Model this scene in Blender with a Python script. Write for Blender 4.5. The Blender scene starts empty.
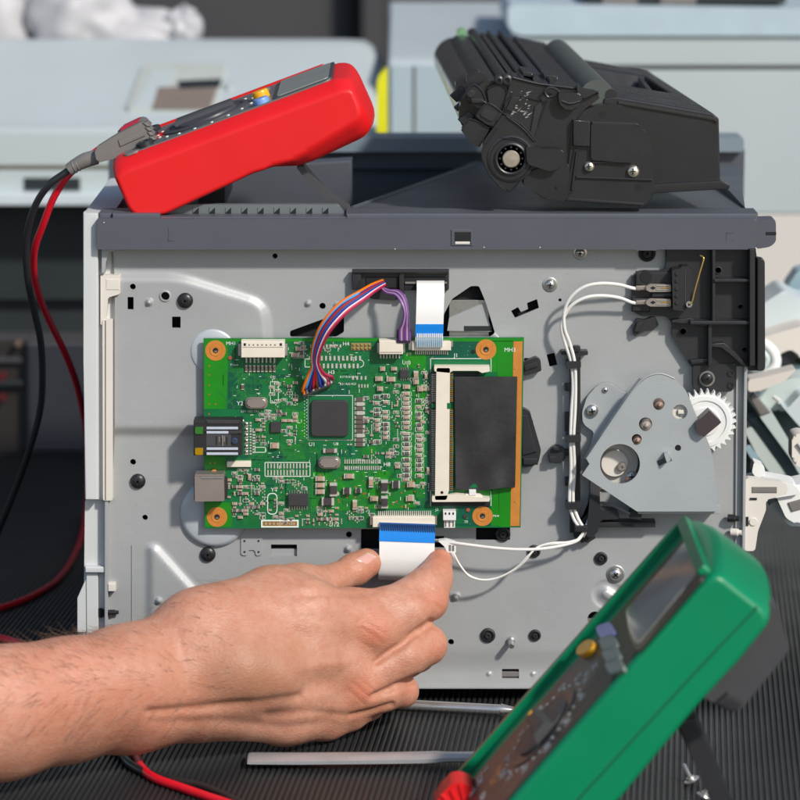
import bpy, bmesh, math, random
import numpy as np
from mathutils import Vector, Matrix, geometry
random.seed(7)
R = math.radians
S = 0.0005                       # one photo pixel on the steel panel is half a millimetre
F = 3000.0                       # focal length in photo pixels
PITCH = R(11.3)
CAMY, CAMZ = -3000*math.cos(PITCH), 901.0
cp, sp = math.cos(PITCH), math.sin(PITCH)
scene = bpy.context.scene
COL = scene.collection

def ray(px, py):
    u, v = (px-400)/F, (400-py)/F
    return (u, cp+v*sp, -sp+v*cp)
def P(px, py, d=0.0):
    """point seen at photo pixel (px,py) lying d pixels in front of the steel panel (metres)"""
    x, y, z = ray(px, py)
    t = (-d-CAMY)/y
    return Vector((x*t*S, -d*S, (CAMZ+z*t)*S))
def G(px, py, z=0.0):
    """point seen at photo pixel (px,py) lying z pixels above the mat"""
    x, y, zz = ray(px, py)
    t = (z-CAMZ)/zz
    return Vector((x*t*S, (CAMY+y*t)*S, z*S))
def mm(v): return v*S

# ------------------------------------------------------------------ materials
MATS = {}
def mat(name, rgb, rough=.5, metal=0.0, var=.06, vs=60.0, bump=0.0, bs=900.0, spec=.5, rvar=.08, sss=0.0, coat=0.0, emit=None, trans=0.0, wear=0.0, weart=(.6,.6,.6)):
    if name in MATS: return MATS[name]
    m = bpy.data.materials.new(name); m.use_nodes = True
    nt = m.node_tree; b = nt.nodes['Principled BSDF']
    b.inputs['Metallic'].default_value = metal
    b.inputs['Specular IOR Level'].default_value = spec
    tc = nt.nodes.new('ShaderNodeTexCoord')
    n = nt.nodes.new('ShaderNodeTexNoise'); n.inputs['Scale'].default_value = vs; n.inputs['Detail'].default_value = 6
    nt.links.new(tc.outputs['Object'], n.inputs['Vector'])
    ramp = nt.nodes.new('ShaderNodeMix'); ramp.data_type = 'RGBA'
    a = [max(0, c*(1-var*1.6)) for c in rgb]; z = [min(1, c*(1+var*1.6)) for c in rgb]
    ramp.inputs[6].default_value = (*a, 1); ramp.inputs[7].default_value = (*z, 1)
    nt.links.new(n.outputs['Fac'], ramp.inputs[0])
    col = ramp.outputs[2]
    if wear > 0:
        n3 = nt.nodes.new('ShaderNodeTexNoise'); n3.inputs['Scale'].default_value = vs*4; n3.inputs['Detail'].default_value = 10; n3.inputs['Roughness'].default_value = .75
        nt.links.new(tc.outputs['Object'], n3.inputs['Vector'])
        mr2 = nt.nodes.new('ShaderNodeMapRange'); mr2.inputs[1].default_value = .62; mr2.inputs[2].default_value = .75; mr2.inputs[3].default_value = 0; mr2.inputs[4].default_value = wear
        nt.links.new(n3.outputs['Fac'], mr2.inputs[0])
        mx = nt.nodes.new('ShaderNodeMix'); mx.data_type = 'RGBA'
        mx.inputs[7].default_value = (*weart, 1)
        nt.links.new(mr2.outputs[0], mx.inputs[0]); nt.links.new(col, mx.inputs[6]); col = mx.outputs[2]
    nt.links.new(col, b.inputs['Base Color'])
    mr = nt.nodes.new('ShaderNodeMapRange'); mr.inputs[3].default_value = max(.02, rough-rvar); mr.inputs[4].default_value = min(1, rough+rvar)
    n2 = nt.nodes.new('ShaderNodeTexNoise'); n2.inputs['Scale'].default_value = vs*2.3; n2.inputs['Detail'].default_value = 5
    nt.links.new(tc.outputs['Object'], n2.inputs['Vector']); nt.links.new(n2.outputs['Fac'], mr.inputs[0]); nt.links.new(mr.outputs[0], b.inputs['Roughness'])
    if bump > 0:
        nb = nt.nodes.new('ShaderNodeTexNoise'); nb.inputs['Scale'].default_value = bs; nb.inputs['Detail'].default_value = 3
        nt.links.new(tc.outputs['Object'], nb.inputs['Vector'])
        bp = nt.nodes.new('ShaderNodeBump'); bp.inputs['Strength'].default_value = bump; bp.inputs['Distance'].default_value = .0003
        nt.links.new(nb.outputs['Fac'], bp.inputs['Height']); nt.links.new(bp.outputs[0], b.inputs['Normal'])
    if sss: 
        b.inputs['Subsurface Weight'].default_value = sss; b.inputs['Subsurface Radius'].default_value = (1,.4,.2); b.inputs['Subsurface Scale'].default_value = .003
    if coat: b.inputs['Coat Weight'].default_value = coat
    if trans: b.inputs['Transmission Weight'].default_value = trans
    MATS[name] = m
    return m

def sr(r, g, b):     # sRGB 0-255 -> linear
    f = lambda c: (c/255/12.92) if c/255 <= .04045 else ((c/255+.055)/1.055)**2.4
    return (f(r), f(g), f(b))

def sheet_metal(name, rgb, rough):
    """painted zinc sheet: faint rolling grain, wiped smudges, small scratches and specks"""
    m = bpy.data.materials.new(name); m.use_nodes = True; nt = m.node_tree; b = nt.nodes['Principled BSDF']; L = nt.links.new
    tc = nt.nodes.new('ShaderNodeTexCoord')
    def nz(scale, sc, det=6, ro=.6):
        mp = nt.nodes.new('ShaderNodeMapping'); mp.inputs['Scale'].default_value = sc; L(tc.outputs['Object'], mp.inputs['Vector'])
        n = nt.nodes.new('ShaderNodeTexNoise'); n.inputs['Scale'].default_value = scale; n.inputs['Detail'].default_value = det; n.inputs['Roughness'].default_value = ro; L(mp.outputs[0], n.inputs['Vector']); return n.outputs['Fac']
    def mr(src, a0, a1, b0, b1):
        r = nt.nodes.new('ShaderNodeMapRange'); r.inputs[1].default_value = a0; r.inputs[2].default_value = a1; r.inputs[3].default_value = b0; r.inputs[4].default_value = b1; L(src, r.inputs[0]); return r.outputs[0]
    def mx(fac, a_, c_):
        q = nt.nodes.new('ShaderNodeMix'); q.data_type = 'RGBA'; L(fac, q.inputs[0])
        for i, v in ((6, a_), (7, c_)):
            if isinstance(v, tuple): q.inputs[i].default_value = (*v, 1)
            else: L(v, q.inputs[i])
        return q.outputs[2]
    k = lambda f: tuple(min(1, c*f) for c in rgb)
    c = mx(mr(nz(9, (1,1,1), 8, .65), .32, .68, 0, 1), k(.93), k(1.06))
    c = mx(mr(nz(60, (1,1,14), 5), .35, .65, 0, .35), c, k(.90))                      # rolling grain
    c = mx(mr(nz(34, (1,1,1.6), 10, .8), .60, .72, 0, .35), c, (k(.78)[0]*1.04, k(.78)[1], k(.78)[2]*.94))   # handled smudges
    c = mx(mr(nz(620, (1,1,1), 2), .70, .76, 0, .5), c, k(.55))                       # specks
    c = mx(mr(nz(70, (1,1,26), 12, .9), .66, .70, 0, .45), c, k(1.25))                # hairline scratches
    L(c, b.inputs['Base Color']); b.inputs['Metallic'].default_value = .18
    L(mr(nz(20, (1,1,1), 9, .75), .3, .7, rough-.09, rough+.10), b.inputs['Roughness'])
    bp = nt.nodes.new('ShaderNodeBump'); bp.inputs['Strength'].default_value = .10; bp.inputs['Distance'].default_value = .0004; L(nz(1800, (1,1,.25), 3), bp.inputs['Height'])
    b2 = nt.nodes.new('ShaderNodeBump'); b2.inputs['Strength'].default_value = .16; b2.inputs['Distance'].default_value = .004; L(nz(11, (1,1,1), 2), b2.inputs['Height']); L(bp.outputs[0], b2.inputs['Normal'])
    L(b2.outputs[0], b.inputs['Normal']); MATS[name] = m; return m
M_steel = sheet_metal('galvanised_steel', (.385,.40,.402), .40)
M_steel2 = sheet_metal('steel_cover', (.40,.43,.44), .34)
M_zinc = mat('zinc_plating', (.55,.55,.53), .3, .9, .08, 300)
M_chrome = mat('polished_steel', (.58,.57,.56), .30, .85, .08, 150, .03, 900)
M_brass = mat('bronze_pin', (.36,.25,.2), .35, .8, .1, 300)
M_blackscrew = mat('black_screw_steel', (.03,.03,.032), .35, .4, .1, 300)
M_void = mat('dark_interior', (.008,.008,.009), .8)
M_rail = mat('dark_blue_grey_plastic', (.083,.090,.110), .34, 0, .05, 30, .10, 3500, wear=.18, weart=(.15,.155,.18))
M_blackpl = mat('black_plastic', (.022,.023,.026), .38, 0, .1, 60, .1, 3000, wear=.25, weart=(.05,.05,.055))
M_blackmatte = mat('black_matte_plastic', (.014,.014,.016), .6, 0, .1, 60, .1, 3000)
M_cart = mat('cartridge_plastic', (.020,.021,.0235), .26, 0, .14, 35, .14, 2500, rvar=.12, wear=.45, weart=(.055,.056,.06))
M_cream = mat('cream_plastic', (.66,.62,.56), .45, 0, .04, 40, .05, 2500, wear=.12, weart=(.5,.46,.41))
M_white = mat('white_plastic', (.74,.75,.73), .42, 0, .03, 40, .05, 2500)
M_palewall = mat('pale_blue_grey_plastic', (.55,.575,.57), .45, 0, .04, 25, .05, 2500, wear=.15, weart=(.40,.47,.5))
M_sock = mat('ivory_connector_plastic', (.72,.66,.55), .5, 0, .05, 200)
M_solder = mat('solder', (.66,.64,.58), .35, .45, .15, 900)
M_silk = mat('white_silkscreen', (.72,.78,.72), .6)
M_pcb = mat('green_solder_mask', (.003,.135,.042), .34, 0, .22, 55, .12, 1800, coat=.25)
M_pour = mat('bright_green_copper_pour', (.010,.215,.008), .32, 0, .14, 70, .08, 1800, coat=.25)
M_trace = mat('green_trace', (.012,.17,.035), .34, 0, .15, 200)
M_deep = mat('deep_green_mask', (.002,.082,.044), .34, 0, .2, 70, .1, 1800, coat=.25)
M_copper = mat('copper_edge', (.62,.24,.045), .42, .25, .12, 200)
M_chip = mat('chip_epoxy', (.035,.033,.035), .55, 0, .12, 300, .2, 4000)
M_cap = mat('ceramic_capacitor', (.40,.28,.20), .45, 0, .15, 400)
M_res = mat('resistor_body', (.12,.09,.08), .4, 0, .2, 400)
M_elec = mat('tantalum_body', (.055,.045,.05), .35, 0, .2, 400)
M_tin = mat('tin_shield', (.42,.37,.33), .38, .7, .06, 60, .05, 800)
M_gold = mat('gold_pad', (.62,.40,.12), .3, .8, .1, 400)
M_film = mat('black_film', (.024,.023,.024), .55, 0, .25, 60, .7, 260, rvar=.15)
M_ffc = mat('white_ribbon', (.80,.80,.78), .35, 0, .02, 60, .04, 1500)
M_ffcblue = mat('blue_ribbon_tape', (.006,.22,.72), .35, 0, .05, 200)
M_ffcdark = mat('dark_blue_ribbon_tape', (.004,.075,.26), .4, 0, .1, 200)
M_wire_white = mat('white_wire_pvc', (.74,.73,.69), .4, 0, .05, 200)
M_red = mat('red_rubber', (.70,.010,.012), .45, 0, .05, 25, .12, 1500, wear=.10, weart=(.80,.05,.045), spec=.4)
M_green = mat('green_rubber', (.001,.205,.086), .33, 0, .05, 25, .12, 1500, wear=.06, weart=(.02,.3,.15), spec=.38)
M_greydark = mat('dark_grey_plastic', (.055,.055,.06), .4, 0, .08, 60, .1, 2500)
M_greymid = mat('mid_grey_plastic', (.17,.16,.15), .42, 0, .08, 60, .1, 2500, wear=.1, weart=(.3,.28,.26))
M_orange = mat('yellow_button', (.85,.40,.01), .35)
M_bluebtn = mat('blue_button', (.16,.30,.62), .4)

# ------------------------------------------------------------------ mesh builder
class MB:
    def __init__(s): s.bm = bmesh.new(); s.mats = []
    def mi(s, m):
        if m not in s.mats: s.mats.append(m)
        return s.mats.index(m)
    def faces(s, vs, fs, m):
        i = s.mi(m); bv = [s.bm.verts.new(v) for v in vs]; out = []
        for f in fs:
            try: q = s.bm.faces.new([bv[k] for k in f])
            except ValueError: continue
            q.material_index = i; out.append(q)
        return bv, out
    def loft(s, front, back, m, bevel=0.0, seg=2, backcap=True, allb=False):
        """front/back: same-length outlines (world), front outline counter-clockwise as seen by the camera"""
        n = len(front); i = s.mi(m)
        a = [s.bm.verts.new(v) for v in front]; b = [s.bm.verts.new(v) for v in back]
        fs = [s.bm.faces.new(a)]
        if backcap: fs.append(s.bm.faces.new(b[::-1]))
        for k in range(n):
            fs.append(s.bm.faces.new((a[k], b[k], b[(k+1) % n], a[(k+1) % n])))
        for f in fs: f.material_index = i
        if bevel > 0:
            ed = set()
            for k in range(n):
                ed.add(s.bm.edges.get((a[k], a[(k+1) % n])))
                if allb:
                    e = s.bm.edges.get((b[k], b[(k+1) % n])); 
                    if e: ed.add(e)
            bmesh.ops.bevel(s.bm, geom=list(ed), offset=bevel, offset_type='OFFSET', segments=seg, profile=.5, affect='EDGES', clamp_overlap=True, material=-1)
        return fs
    def prism(s, pts, d0, d1, m, bevel=.6, seg=2, slide=(0,0,0), allb=False):
        """outline in photo pixels on the plane d1 (front), pushed back to d0"""
        pts = ccw(pts)
        f = [P(x, y, d1) for x, y in pts]
        off = Vector((slide[0]*S, (d1-d0)*S, slide[2]*S))
        return s.loft(f, [v+off for v in f], m, bevel*S, seg, allb=allb)
    def box(s, x0, y0, x1, y1, d0, d1, m, bevel=.6, seg=2):
        return s.prism([(x0,y0),(x1,y0),(x1,y1),(x0,y1)], d0, d1, m, bevel, seg)
    def cyl(s, cx, cy, r, d0, d1, m, seg=24, bevel=.4, r0=None):
        c = P(cx, cy, d1); f = []; b = []
        r0 = r if r0 is None else r0
        for k in range(seg):
            t = 2*math.pi*k/seg
            f.append(c+Vector((math.cos(t), 0, math.sin(t)))*r*S)
            b.append(c+Vector((math.cos(t)*r0*S, (d1-d0)*S, math.sin(t)*r0*S)))
        return s.loft(f, b, m, bevel*S, 2)
    def lathe(s, c, axis, prof, m, seg=28, cap=True):
        """prof: list of (radius, distance along axis) in pixels; c world point"""
        ax = Vector(axis).normalized(); t = ax.orthogonal().normalized(); bt = ax.cross(t)
        i = s.mi(m); rings = []
        for r, h in prof:
            rings.append([s.bm.verts.new(c+ax*h*S+(t*math.cos(2*math.pi*k/seg)+bt*math.sin(2*math.pi*k/seg))*max(r, .001)*S) for k in range(seg)])
        for a, b in zip(rings, rings[1:]):
            for k in range(seg):
                f = s.bm.faces.new((a[k], a[(k+1) % seg], b[(k+1) % seg], b[k])); f.material_index = i
        if cap:
            f = s.bm.faces.new(rings[0][::-1]); f.material_index = i
            f = s.bm.faces.new(rings[-1]); f.material_index = i
    def lathe_px(s, cx, cy, d, prof, m, seg=28, cap=True): s.lathe(P(cx, cy, d), (0,-1,0), prof, m, seg, cap)
    def tube(s, pts, r, m, seg=10, smooth=6, radii=None, cap=True):
        """pts world points; r in pixels"""
        if smooth > 1: pts, radii = spline(pts, smooth, radii)
        n = len(pts); i = s.mi(m); rings = []
        up = None
        for k in range(n):
            tg = (pts[min(k+1, n-1)]-pts[max(k-1, 0)]).normalized()
            if up is None: up = tg.orthogonal().normalized()
            up = (up-tg*up.dot(tg)).normalized(); bt = tg.cross(up)
            rr = (radii[k] if radii else r)*S
            rings.append([s.bm.verts.new(pts[k]+(up*math.cos(2*math.pi*j/seg)+bt*math.sin(2*math.pi*j/seg))*rr) for j in range(seg)])
        for a, b in zip(rings, rings[1:]):
            for j in range(seg):
                f = s.bm.faces.new((a[j], a[(j+1) % seg], b[(j+1) % seg], b[j])); f.material_index = i
        if cap:
            f = s.bm.faces.new(rings[0][::-1]); f.material_index = i
            f = s.bm.faces.new(rings[-1]); f.material_index = i
    def strip(s, pts, wv, th, mfun, smooth=1):
        """flat cable: centre points (world), width vectors (world, half), thickness px"""
        n = len(pts); A = []
        for k in range(n):
            tg = (pts[min(k+1, n-1)]-pts[max(k-1, 0)]).normalized()
            w = wv[k] if isinstance(wv, list) else wv
            nn = tg.cross(w).normalized()*th*S*.5
            A.append([s.bm.verts.new(pts[k]+w+nn), s.bm.verts.new(pts[k]-w+nn), s.bm.verts.new(pts[k]-w-nn), s.bm.verts.new(pts[k]+w-nn)])
        for k in range(n-1):
            i = s.mi(mfun(k))
            for j in range(4):
                f = s.bm.faces.new((A[k][j], A[k][(j+1) % 4], A[k+1][(j+1) % 4], A[k+1][j])); f.material_index = i
        i = s.mi(mfun(0)); f = s.bm.faces.new(A[0][::-1]); f.material_index = i
        i = s.mi(mfun(n-2)); f = s.bm.faces.new(A[-1]); f.material_index = i
    def sphere(s, c, r, m, sc=(1,1,1), u=18, v=10):
        i = s.mi(m)
        g = bmesh.ops.create_uvsphere(s.bm, u_segments=u, v_segments=v, radius=r*S, matrix=Matrix.Translation(c) @ Matrix.Diagonal((*sc, 1)))
        for vt in g['verts']:
            for f in vt.link_faces: f.material_index = i
    def text(s, body, cx, cy, d, h, m, rot=0.0, depth=.15, frame=None):
        """flat lettering centred at photo pixel; h = letter height in pixels"""
        cu = bpy.data.curves.new('lettering', 'FONT'); cu.body = body; cu.size = h*S*1.38; cu.align_x = 'CENTER'; cu.align_y = 'CENTER'; cu.resolution_u = 2
        cu.extrude = depth*S*.5
        ob = bpy.data.objects.new('lettering', cu); COL.objects.link(ob)
        dg = bpy.context.evaluated_depsgraph_get(); me = bpy.data.meshes.new_from_object(ob.evaluated_get(dg))
        if frame is None:
            M = Matrix.Translation(P(cx, cy, d)) @ Matrix.Rotation(math.pi/2, 4, 'X') @ Matrix.Rotation(rot, 4, 'Z')
        else: M = frame @ Matrix.Rotation(rot, 4, 'Z')
        i = s.mi(m)
        vs = [M @ v.co for v in me.vertices]
        s.faces(vs, [list(p.vertices) for p in me.polygons], m)
        bpy.data.objects.remove(ob); bpy.data.curves.remove(cu); bpy.data.meshes.remove(me)
    def build(s, name, parent=None, angle=35, smooth=True, recalc=True):
        bm = s.bm
        if recalc: bmesh.ops.recalc_face_normals(bm, faces=bm.faces)
        cs = [v.co for v in bm.verts]
        lo = Vector((min(c.x for c in cs), min(c.y for c in cs), min(c.z for c in cs))); hi = Vector((max(c.x for c in cs), max(c.y for c in cs), max(c.z for c in cs)))
        c = (lo+hi)/2
        if parent is None: c.z = lo.z
        bmesh.ops.translate(bm, verts=bm.verts, vec=-c)
        me = bpy.data.meshes.new(name); bm.to_mesh(me); bm.free()
        for m in s.mats: me.materials.append(m)
        if smooth:
            me.polygons.foreach_set('use_smooth', [True]*len(me.polygons)); me.set_sharp_from_angle(angle=R(angle))
        o = link(name, me, c, parent)
        if smooth and len(me.polygons) < 60000:
            wn = o.modifiers.new('weighted_normal', 'WEIGHTED_NORMAL'); wn.keep_sharp = True
        return o

WPOS = {}
def link(name, me, c, parent=None):
    o = bpy.data.objects.new(name, me); COL.objects.link(o)
    WPOS[o.name] = c.copy()
    if parent is not None:
        o.parent = parent; o.location = c-WPOS[parent.name]
    else: o.location = c
    return o
def thing(name, label, cat, loc, group=None):
    o = bpy.data.objects.new(name, None); COL.objects.link(o); o.empty_display_size = .02
    o.location = loc; WPOS[o.name] = Vector(loc); tag(o, label, cat, group); return o
def tag(o, label, cat, group=None):
    o['label'] = label; o['category'] = cat
    if group: o['group'] = group
    return o
def struct(o): o['kind'] = 'structure'; return o
def stuff(o): o['kind'] = 'stuff'; return o
def copy_part(o, world, parent):
    """a copy of one part (and its own children) placed at a world point"""
    c = o.copy(); COL.objects.link(c); c.parent = parent; c.location = world-WPOS[parent.name]; WPOS[c.name] = world.copy()
    for ch in list(o.children):
        k = ch.copy(); COL.objects.link(k); k.parent = c; k.location = ch.location
    return c
def ccw(pts):
    a = sum(pts[k][0]*pts[(k+1) % len(pts)][1]-pts[(k+1) % len(pts)][0]*pts[k][1] for k in range(len(pts)))
    return list(pts) if a < 0 else list(pts)[::-1]
def rpoly(pts, r, n=5):
    """round the corners of a pixel outline; r one radius or a list"""
    out = []; L = len(pts)
    for k in range(L):
        p0, p1, p2 = Vector(pts[k-1]), Vector(pts[k]), Vector(pts[(k+1) % L])
        rr = r[k] if isinstance(r, (list, tuple)) else r
        if rr <= 0: out.append(tuple(p1)); continue
        a, b = (p0-p1), (p2-p1); t = min(rr, a.length*.48, b.length*.48)
        A, B = p1+a.normalized()*t, p1+b.normalized()*t
        for j in range(n+1):
            u = j/n; q = A*(1-u)**2+p1*2*u*(1-u)+B*u*u; out.append(tuple(q))
    return out
def circ(cx, cy, r, n=24, ph=0): return [(cx+r*math.cos(2*math.pi*k/n+ph), cy+r*math.sin(2*math.pi*k/n+ph)) for k in range(n)]
def spline(pts, n=6, radii=None):
    out = []; rr = []
    L = len(pts)
    for k in range(L-1):
        p0, p1, p2, p3 = pts[max(k-1, 0)], pts[k], pts[k+1], pts[min(k+2, L-1)]
        for j in range(n):
            t = j/n
            out.append(.5*((2*p1)+(p2-p0)*t+(2*p0-5*p1+4*p2-p3)*t*t+(3*p1-p0-3*p2+p3)*t**3))
            if radii: rr.append(radii[k]*(1-t)+radii[k+1]*t)
    out.append(pts[-1])
    if radii: rr.append(radii[-1])
    return out, (rr if radii else None)

# ------------------------------------------------------------------ camera, light
cam = bpy.data.cameras.new('camera'); co = bpy.data.objects.new('camera', cam); COL.objects.link(co)
co.location = (0, CAMY*S, CAMZ*S); co.rotation_euler = (math.pi/2-PITCH, 0, 0)
cam.sensor_width = 36; cam.lens = 36*F/800; cam.clip_start = .05; cam.clip_end = 60
cam.dof.use_dof = True; cam.dof.focus_distance = 2985*S; cam.dof.aperture_fstop = cam.lens/1000/.0125
scene.camera = co
SUN = Vector((.78, -1, .98)).normalized()
elev = math.asin(SUN.z); az = math.atan2(SUN.x, SUN.y)
sl = bpy.data.lights.new('sun', 'SUN'); so = bpy.data.objects.new('sun', sl); COL.objects.link(so)
sl.energy = 3.8; sl.angle = R(4.0); sl.color = (1, .935, .85)
so.rotation_euler = SUN.to_track_quat('Z', 'Y').to_euler(); so.location = SUN*3
w = bpy.data.worlds.new('World'); scene.world = w; w.use_nodes = True
bg = w.node_tree.nodes['Background']; sky = w.node_tree.nodes.new('ShaderNodeTexSky')
sky.sky_type = 'NISHITA'; sky.sun_disc = False; sky.sun_elevation = elev; sky.sun_rotation = az
w.node_tree.links.new(sky.outputs[0], bg.inputs[0]); bg.inputs[1].default_value = .13
scene.view_settings.view_transform = 'Standard'; scene.view_settings.look = 'None'; scene.view_settings.exposure = 0; scene.view_settings.gamma = 1
scene.render.engine = 'CYCLES'; scene.cycles.use_denoising = True
# ------------------------------------------------------------------ setting: ribbed mat and back wall
M_mat = mat('black_ribbed_rubber', (.020,.021,.022), .42, 0, .25, 9, .25, 2500, rvar=.12, wear=.25, weart=(.06,.06,.058))
mb = MB()
yaw = math.atan2(690-400, F/cp) ; L0, L1, W0, W1 = -900, 3600, -1900, 1900     # ribs run away from the camera, a little to the right
dy = Vector((math.sin(yaw), math.cos(yaw), 0)); dx = Vector((math.cos(yaw), -math.sin(yaw), 0))
pitch_ = 5.6; k = W0; vs = []; fs = []; row = []
ys = [L0+(L1-L0)*j/12 for j in range(13)]
prof = [(0,-2.2),(.20,-2.2),(.32,-.25),(.42,0),(.78,0),(.88,-.25)]
cols = []
while k < W1:
    for u, z in prof: cols.append((k+u*pitch_, z))
    k += pitch_
for u, z in cols:
    for y in ys: vs.append((dx*u+dy*y)*S+Vector((0,0,z*S)))
nn = len(ys)
for c in range(len(cols)-1):
    for j in range(nn-1):
        fs.append((c*nn+j, (c+1)*nn+j, (c+1)*nn+j+1, c*nn+j+1))
me = bpy.data.meshes.new('ground_mat'); me.from_pydata(vs, [], fs); me.materials.append(M_mat); me.update()
me.polygons.foreach_set('use_smooth', [True]*len(me.polygons)); me.set_sharp_from_angle(angle=R(50))
o = bpy.data.objects.new('ground_mat', me); COL.objects.link(o); o['kind'] = 'structure'
mb = MB(); bx = 3700
mb.faces([Vector((x*S, y*S, z*S)) for x, y, z in ((-6000,-5600,-4),(6000,-5600,-4),(6000,bx,-4),(-6000,bx,-4))], [(0,1,2,3)], mat('dark_floor', (.02,.02,.021), .7))
struct(mb.build('ground', smooth=False))
M_wall = mat('dark_wall_paint', (.045,.045,.048), .7, 0, .15, 3, .2, 60)
mb = MB()
mb.faces([Vector((x*S, y*S, z*S)) for x, y, z in ((-4000,3650,-4),(4000,3650,-4),(4000,3650,2600),(-4000,3650,2600))], [(0,1,2,3)], M_wall)
for px in (352, 372, 384):        # ribbed dark pillar and panel joints
    mb.box(px-4 if px != 372 else 362, -120, px+2 if px != 372 else 384, 60, -3640, -3560 if px == 372 else -3600, M_wall if px == 372 else M_void, 3)
struct(mb.build('back_wall', smooth=False))

# ------------------------------------------------------------------ the printer
printer = thing('printer', 'opened laser printer standing on the mat, bare grey steel side facing forward', 'printer', P(425,700,-300)*1)
# --- steel panel: outline with real holes and pressed relief
def sd_poly(p, poly):
    x, y = p; d = 1e9; ins = False; n = len(poly)
    for k in range(n):
        x1, y1 = poly[k]; x2, y2 = poly[(k+1) % n]
        ex, ey = x2-x1, y2-y1; wx, wy = x-x1, y-y1
        t = max(0, min(1, (wx*ex+wy*ey)/(ex*ex+ey*ey+1e-9)))
        d = min(d, (wx-ex*t)**2+(wy-ey*t)**2)
        if (y1 > y) != (y2 > y) and x < (x2-x1)*(y-y1)/(y2-y1)+x1: ins = not ins
    d = math.sqrt(d); return -d if ins else d
def sst(a, b, x):
    t = max(0, min(1, (x-a)/(b-a))); return t*t*(3-2*t)
polyA = rpoly([(60,280),(178,280),(262,306),(265,345),(265,428),(60,428)], [0,14,14,10,4,0])
polyB = rpoly([(147,545),(157,545),(208,602),(222,660),(147,660)], [4,6,10,4,4])
slotC = [(606,594),(622,604)]
polyD = rpoly([(636,238),(668,238),(668,262),(650,272),(600,272),(600,238)], 6)
def hgt(x, y):
    h = 0
    if 95 < x < 300 and 250 < y < 450: h += 5.0*(1-sst(-2, 9, sd_poly((x,y), polyA)))
    if 120 < x < 250 and 520 < y < 690: h += 5.0*(1-sst(-7, 3, sd_poly((x,y), polyB)))
    for cx, cy, r, hh in ((486,350,20,4),(482,516,20,4)):
        d = math.hypot(x-cx, y-cy)
        if d < r+6: h += hh*(1-sst(r*.84, r, d))
    for cx, cy, r, hh in ((149,302.5,4.5,4),(158.7,601,4.5,4.5),(348,549,4.5,4.5),(456,597,5,6),(308,303.5,4,3.5),(337,305.5,4,3.5),(644,577,6,4),(318,285,2,0),(489,674,3,1.8),(533,674,3,1.8)):
        d = math.hypot(x-cx, y-cy)
        if d < r+2: h += hh*(1-sst(r*.25, r, d))
    # capsule-shaped pressing
    (x1,y1),(x2,y2) = slotC; ex, ey = x2-x1, y2-y1; t = max(0, min(1, ((x-x1)*ex+(y-y1)*ey)/(ex*ex+ey*ey)))
    d = math.hypot(x-x1-ex*t, y-y1-ey*t); h += 3.2*(1-sst(1.5, 7, d))-1.0*(sst(7, 9, d)*(1-sst(12, 15, d)))
    if y > 648: h -= 2.2*sst(648, 668, y)-2.2*sst(668, 688, y)    # bottom flange bends back
    if 255 < y < 300: h += 0
    return h
outer = [(112,238),(400,238),(747,238),(746,420),(744,560),(742,688),(400,688),(107,688),(108,500),(112,500)]
holes = []
for cx, cy, r in ((132.8,286.7,3),(165.3,296,4.3),(275,256,2.6),(133,462,3),(145,517.5,2.8),(349,534.5,3),(451,642,3),(595,619,7.5),(322.5,306,3.2),(560,300,1.6),(534,551,6),(503,534,0),(647,253,0)):
    if r: holes.append(circ(cx, cy, r, 20 if r > 4 else 14))
def rect(x0,y0,x1,y1,rot=0,r=.8):
    cx, cy = (x0+x1)/2, (y0+y1)/2; c, s_ = math.cos(R(rot)), math.sin(R(rot))
    return rpoly([(cx+(x-cx)*c-(y-cy)*s_, cy+(x-cx)*s_+(y-cy)*c) for x, y in ((x0,y0),(x1,y0),(x1,y1),(x0,y1))], r, 3)
holes += [rect(127.5,297,133.6,309.6), rect(172,316.6,180.6,328), rect(271,544.5,297,556.5), rect(361,529,380,549), rect(433,536,444,548),
          rect(502,669,519,678.5), rect(548,353.5,556,366,-14), rpoly([(511,311),(518,307),(521,312),(528,309),(527,303),(537,299),(539,308),(515,318)], .6, 2),
          rpoly([(444,314),(452,299),(471,286),(479,286),(486,303),(495,333),(490,337),(440,337)], 2), rect(476,527,510,540), rpoly([(290,331),(326,318),(344,316),(344,332),(336,337),(290,337)], 2),
          rect(355,272,447,289), rect(519,420,533,462), rect(524,358,533,370)]
verts = []; edges = []
def addloop(lp, close=True):
    b = len(verts); verts.extend(lp); n = len(lp)
    for k in range(n): edges.append((b+k, b+(k+1) % n))
addloop(outer)
for h in holes: addloop(h)
def inhole(x, y, m):
    for h in holes:
        xs = [p[0] for p in h]; ys_ = [p[1] for p in h]
        if min(xs)-m < x < max(xs)+m and min(ys_)-m < y < max(ys_)+m and sd_poly((x,y), h) < m: return True
    return False
ZONES = [(106,262,298,446,2.2),(138,538,232,640,2.4),(180,318,250,388,1.5),(174,470,256,554,1.6),(586,574,644,626,1.3),(110,646,740,687,3.2)]
for cx, cy, r in ((149,302.5,4.5),(158.7,601,4.5),(348,549,4.5),(456,597,5),(308,303.5,4),(337,305.5,4),(644,577,6),(489,674,3),(533,674,3)): ZONES.append((cx-r-1, cy-r-1, cx+r+1, cy+r+1, 1.2))
seen = set()
def addpt(x, y):
    kx = (round(x/1.1), round(y/1.1))
    if kx in seen: return
    if sd_poly((x,y), outer) > -1.2 or inhole(x, y, 1.0): return
    seen.add(kx); verts.append((x, y))
for zx0, zy0, zx1, zy1, st in ZONES[::-1]:
    y = zy0
    while y <= zy1:
        x = zx0
        while x <= zx1: addpt(x, y); x += st
        y += st
for y in range(244, 686, 16):
    for x in range(118, 742, 16): addpt(x+.3, y+.2)
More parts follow.
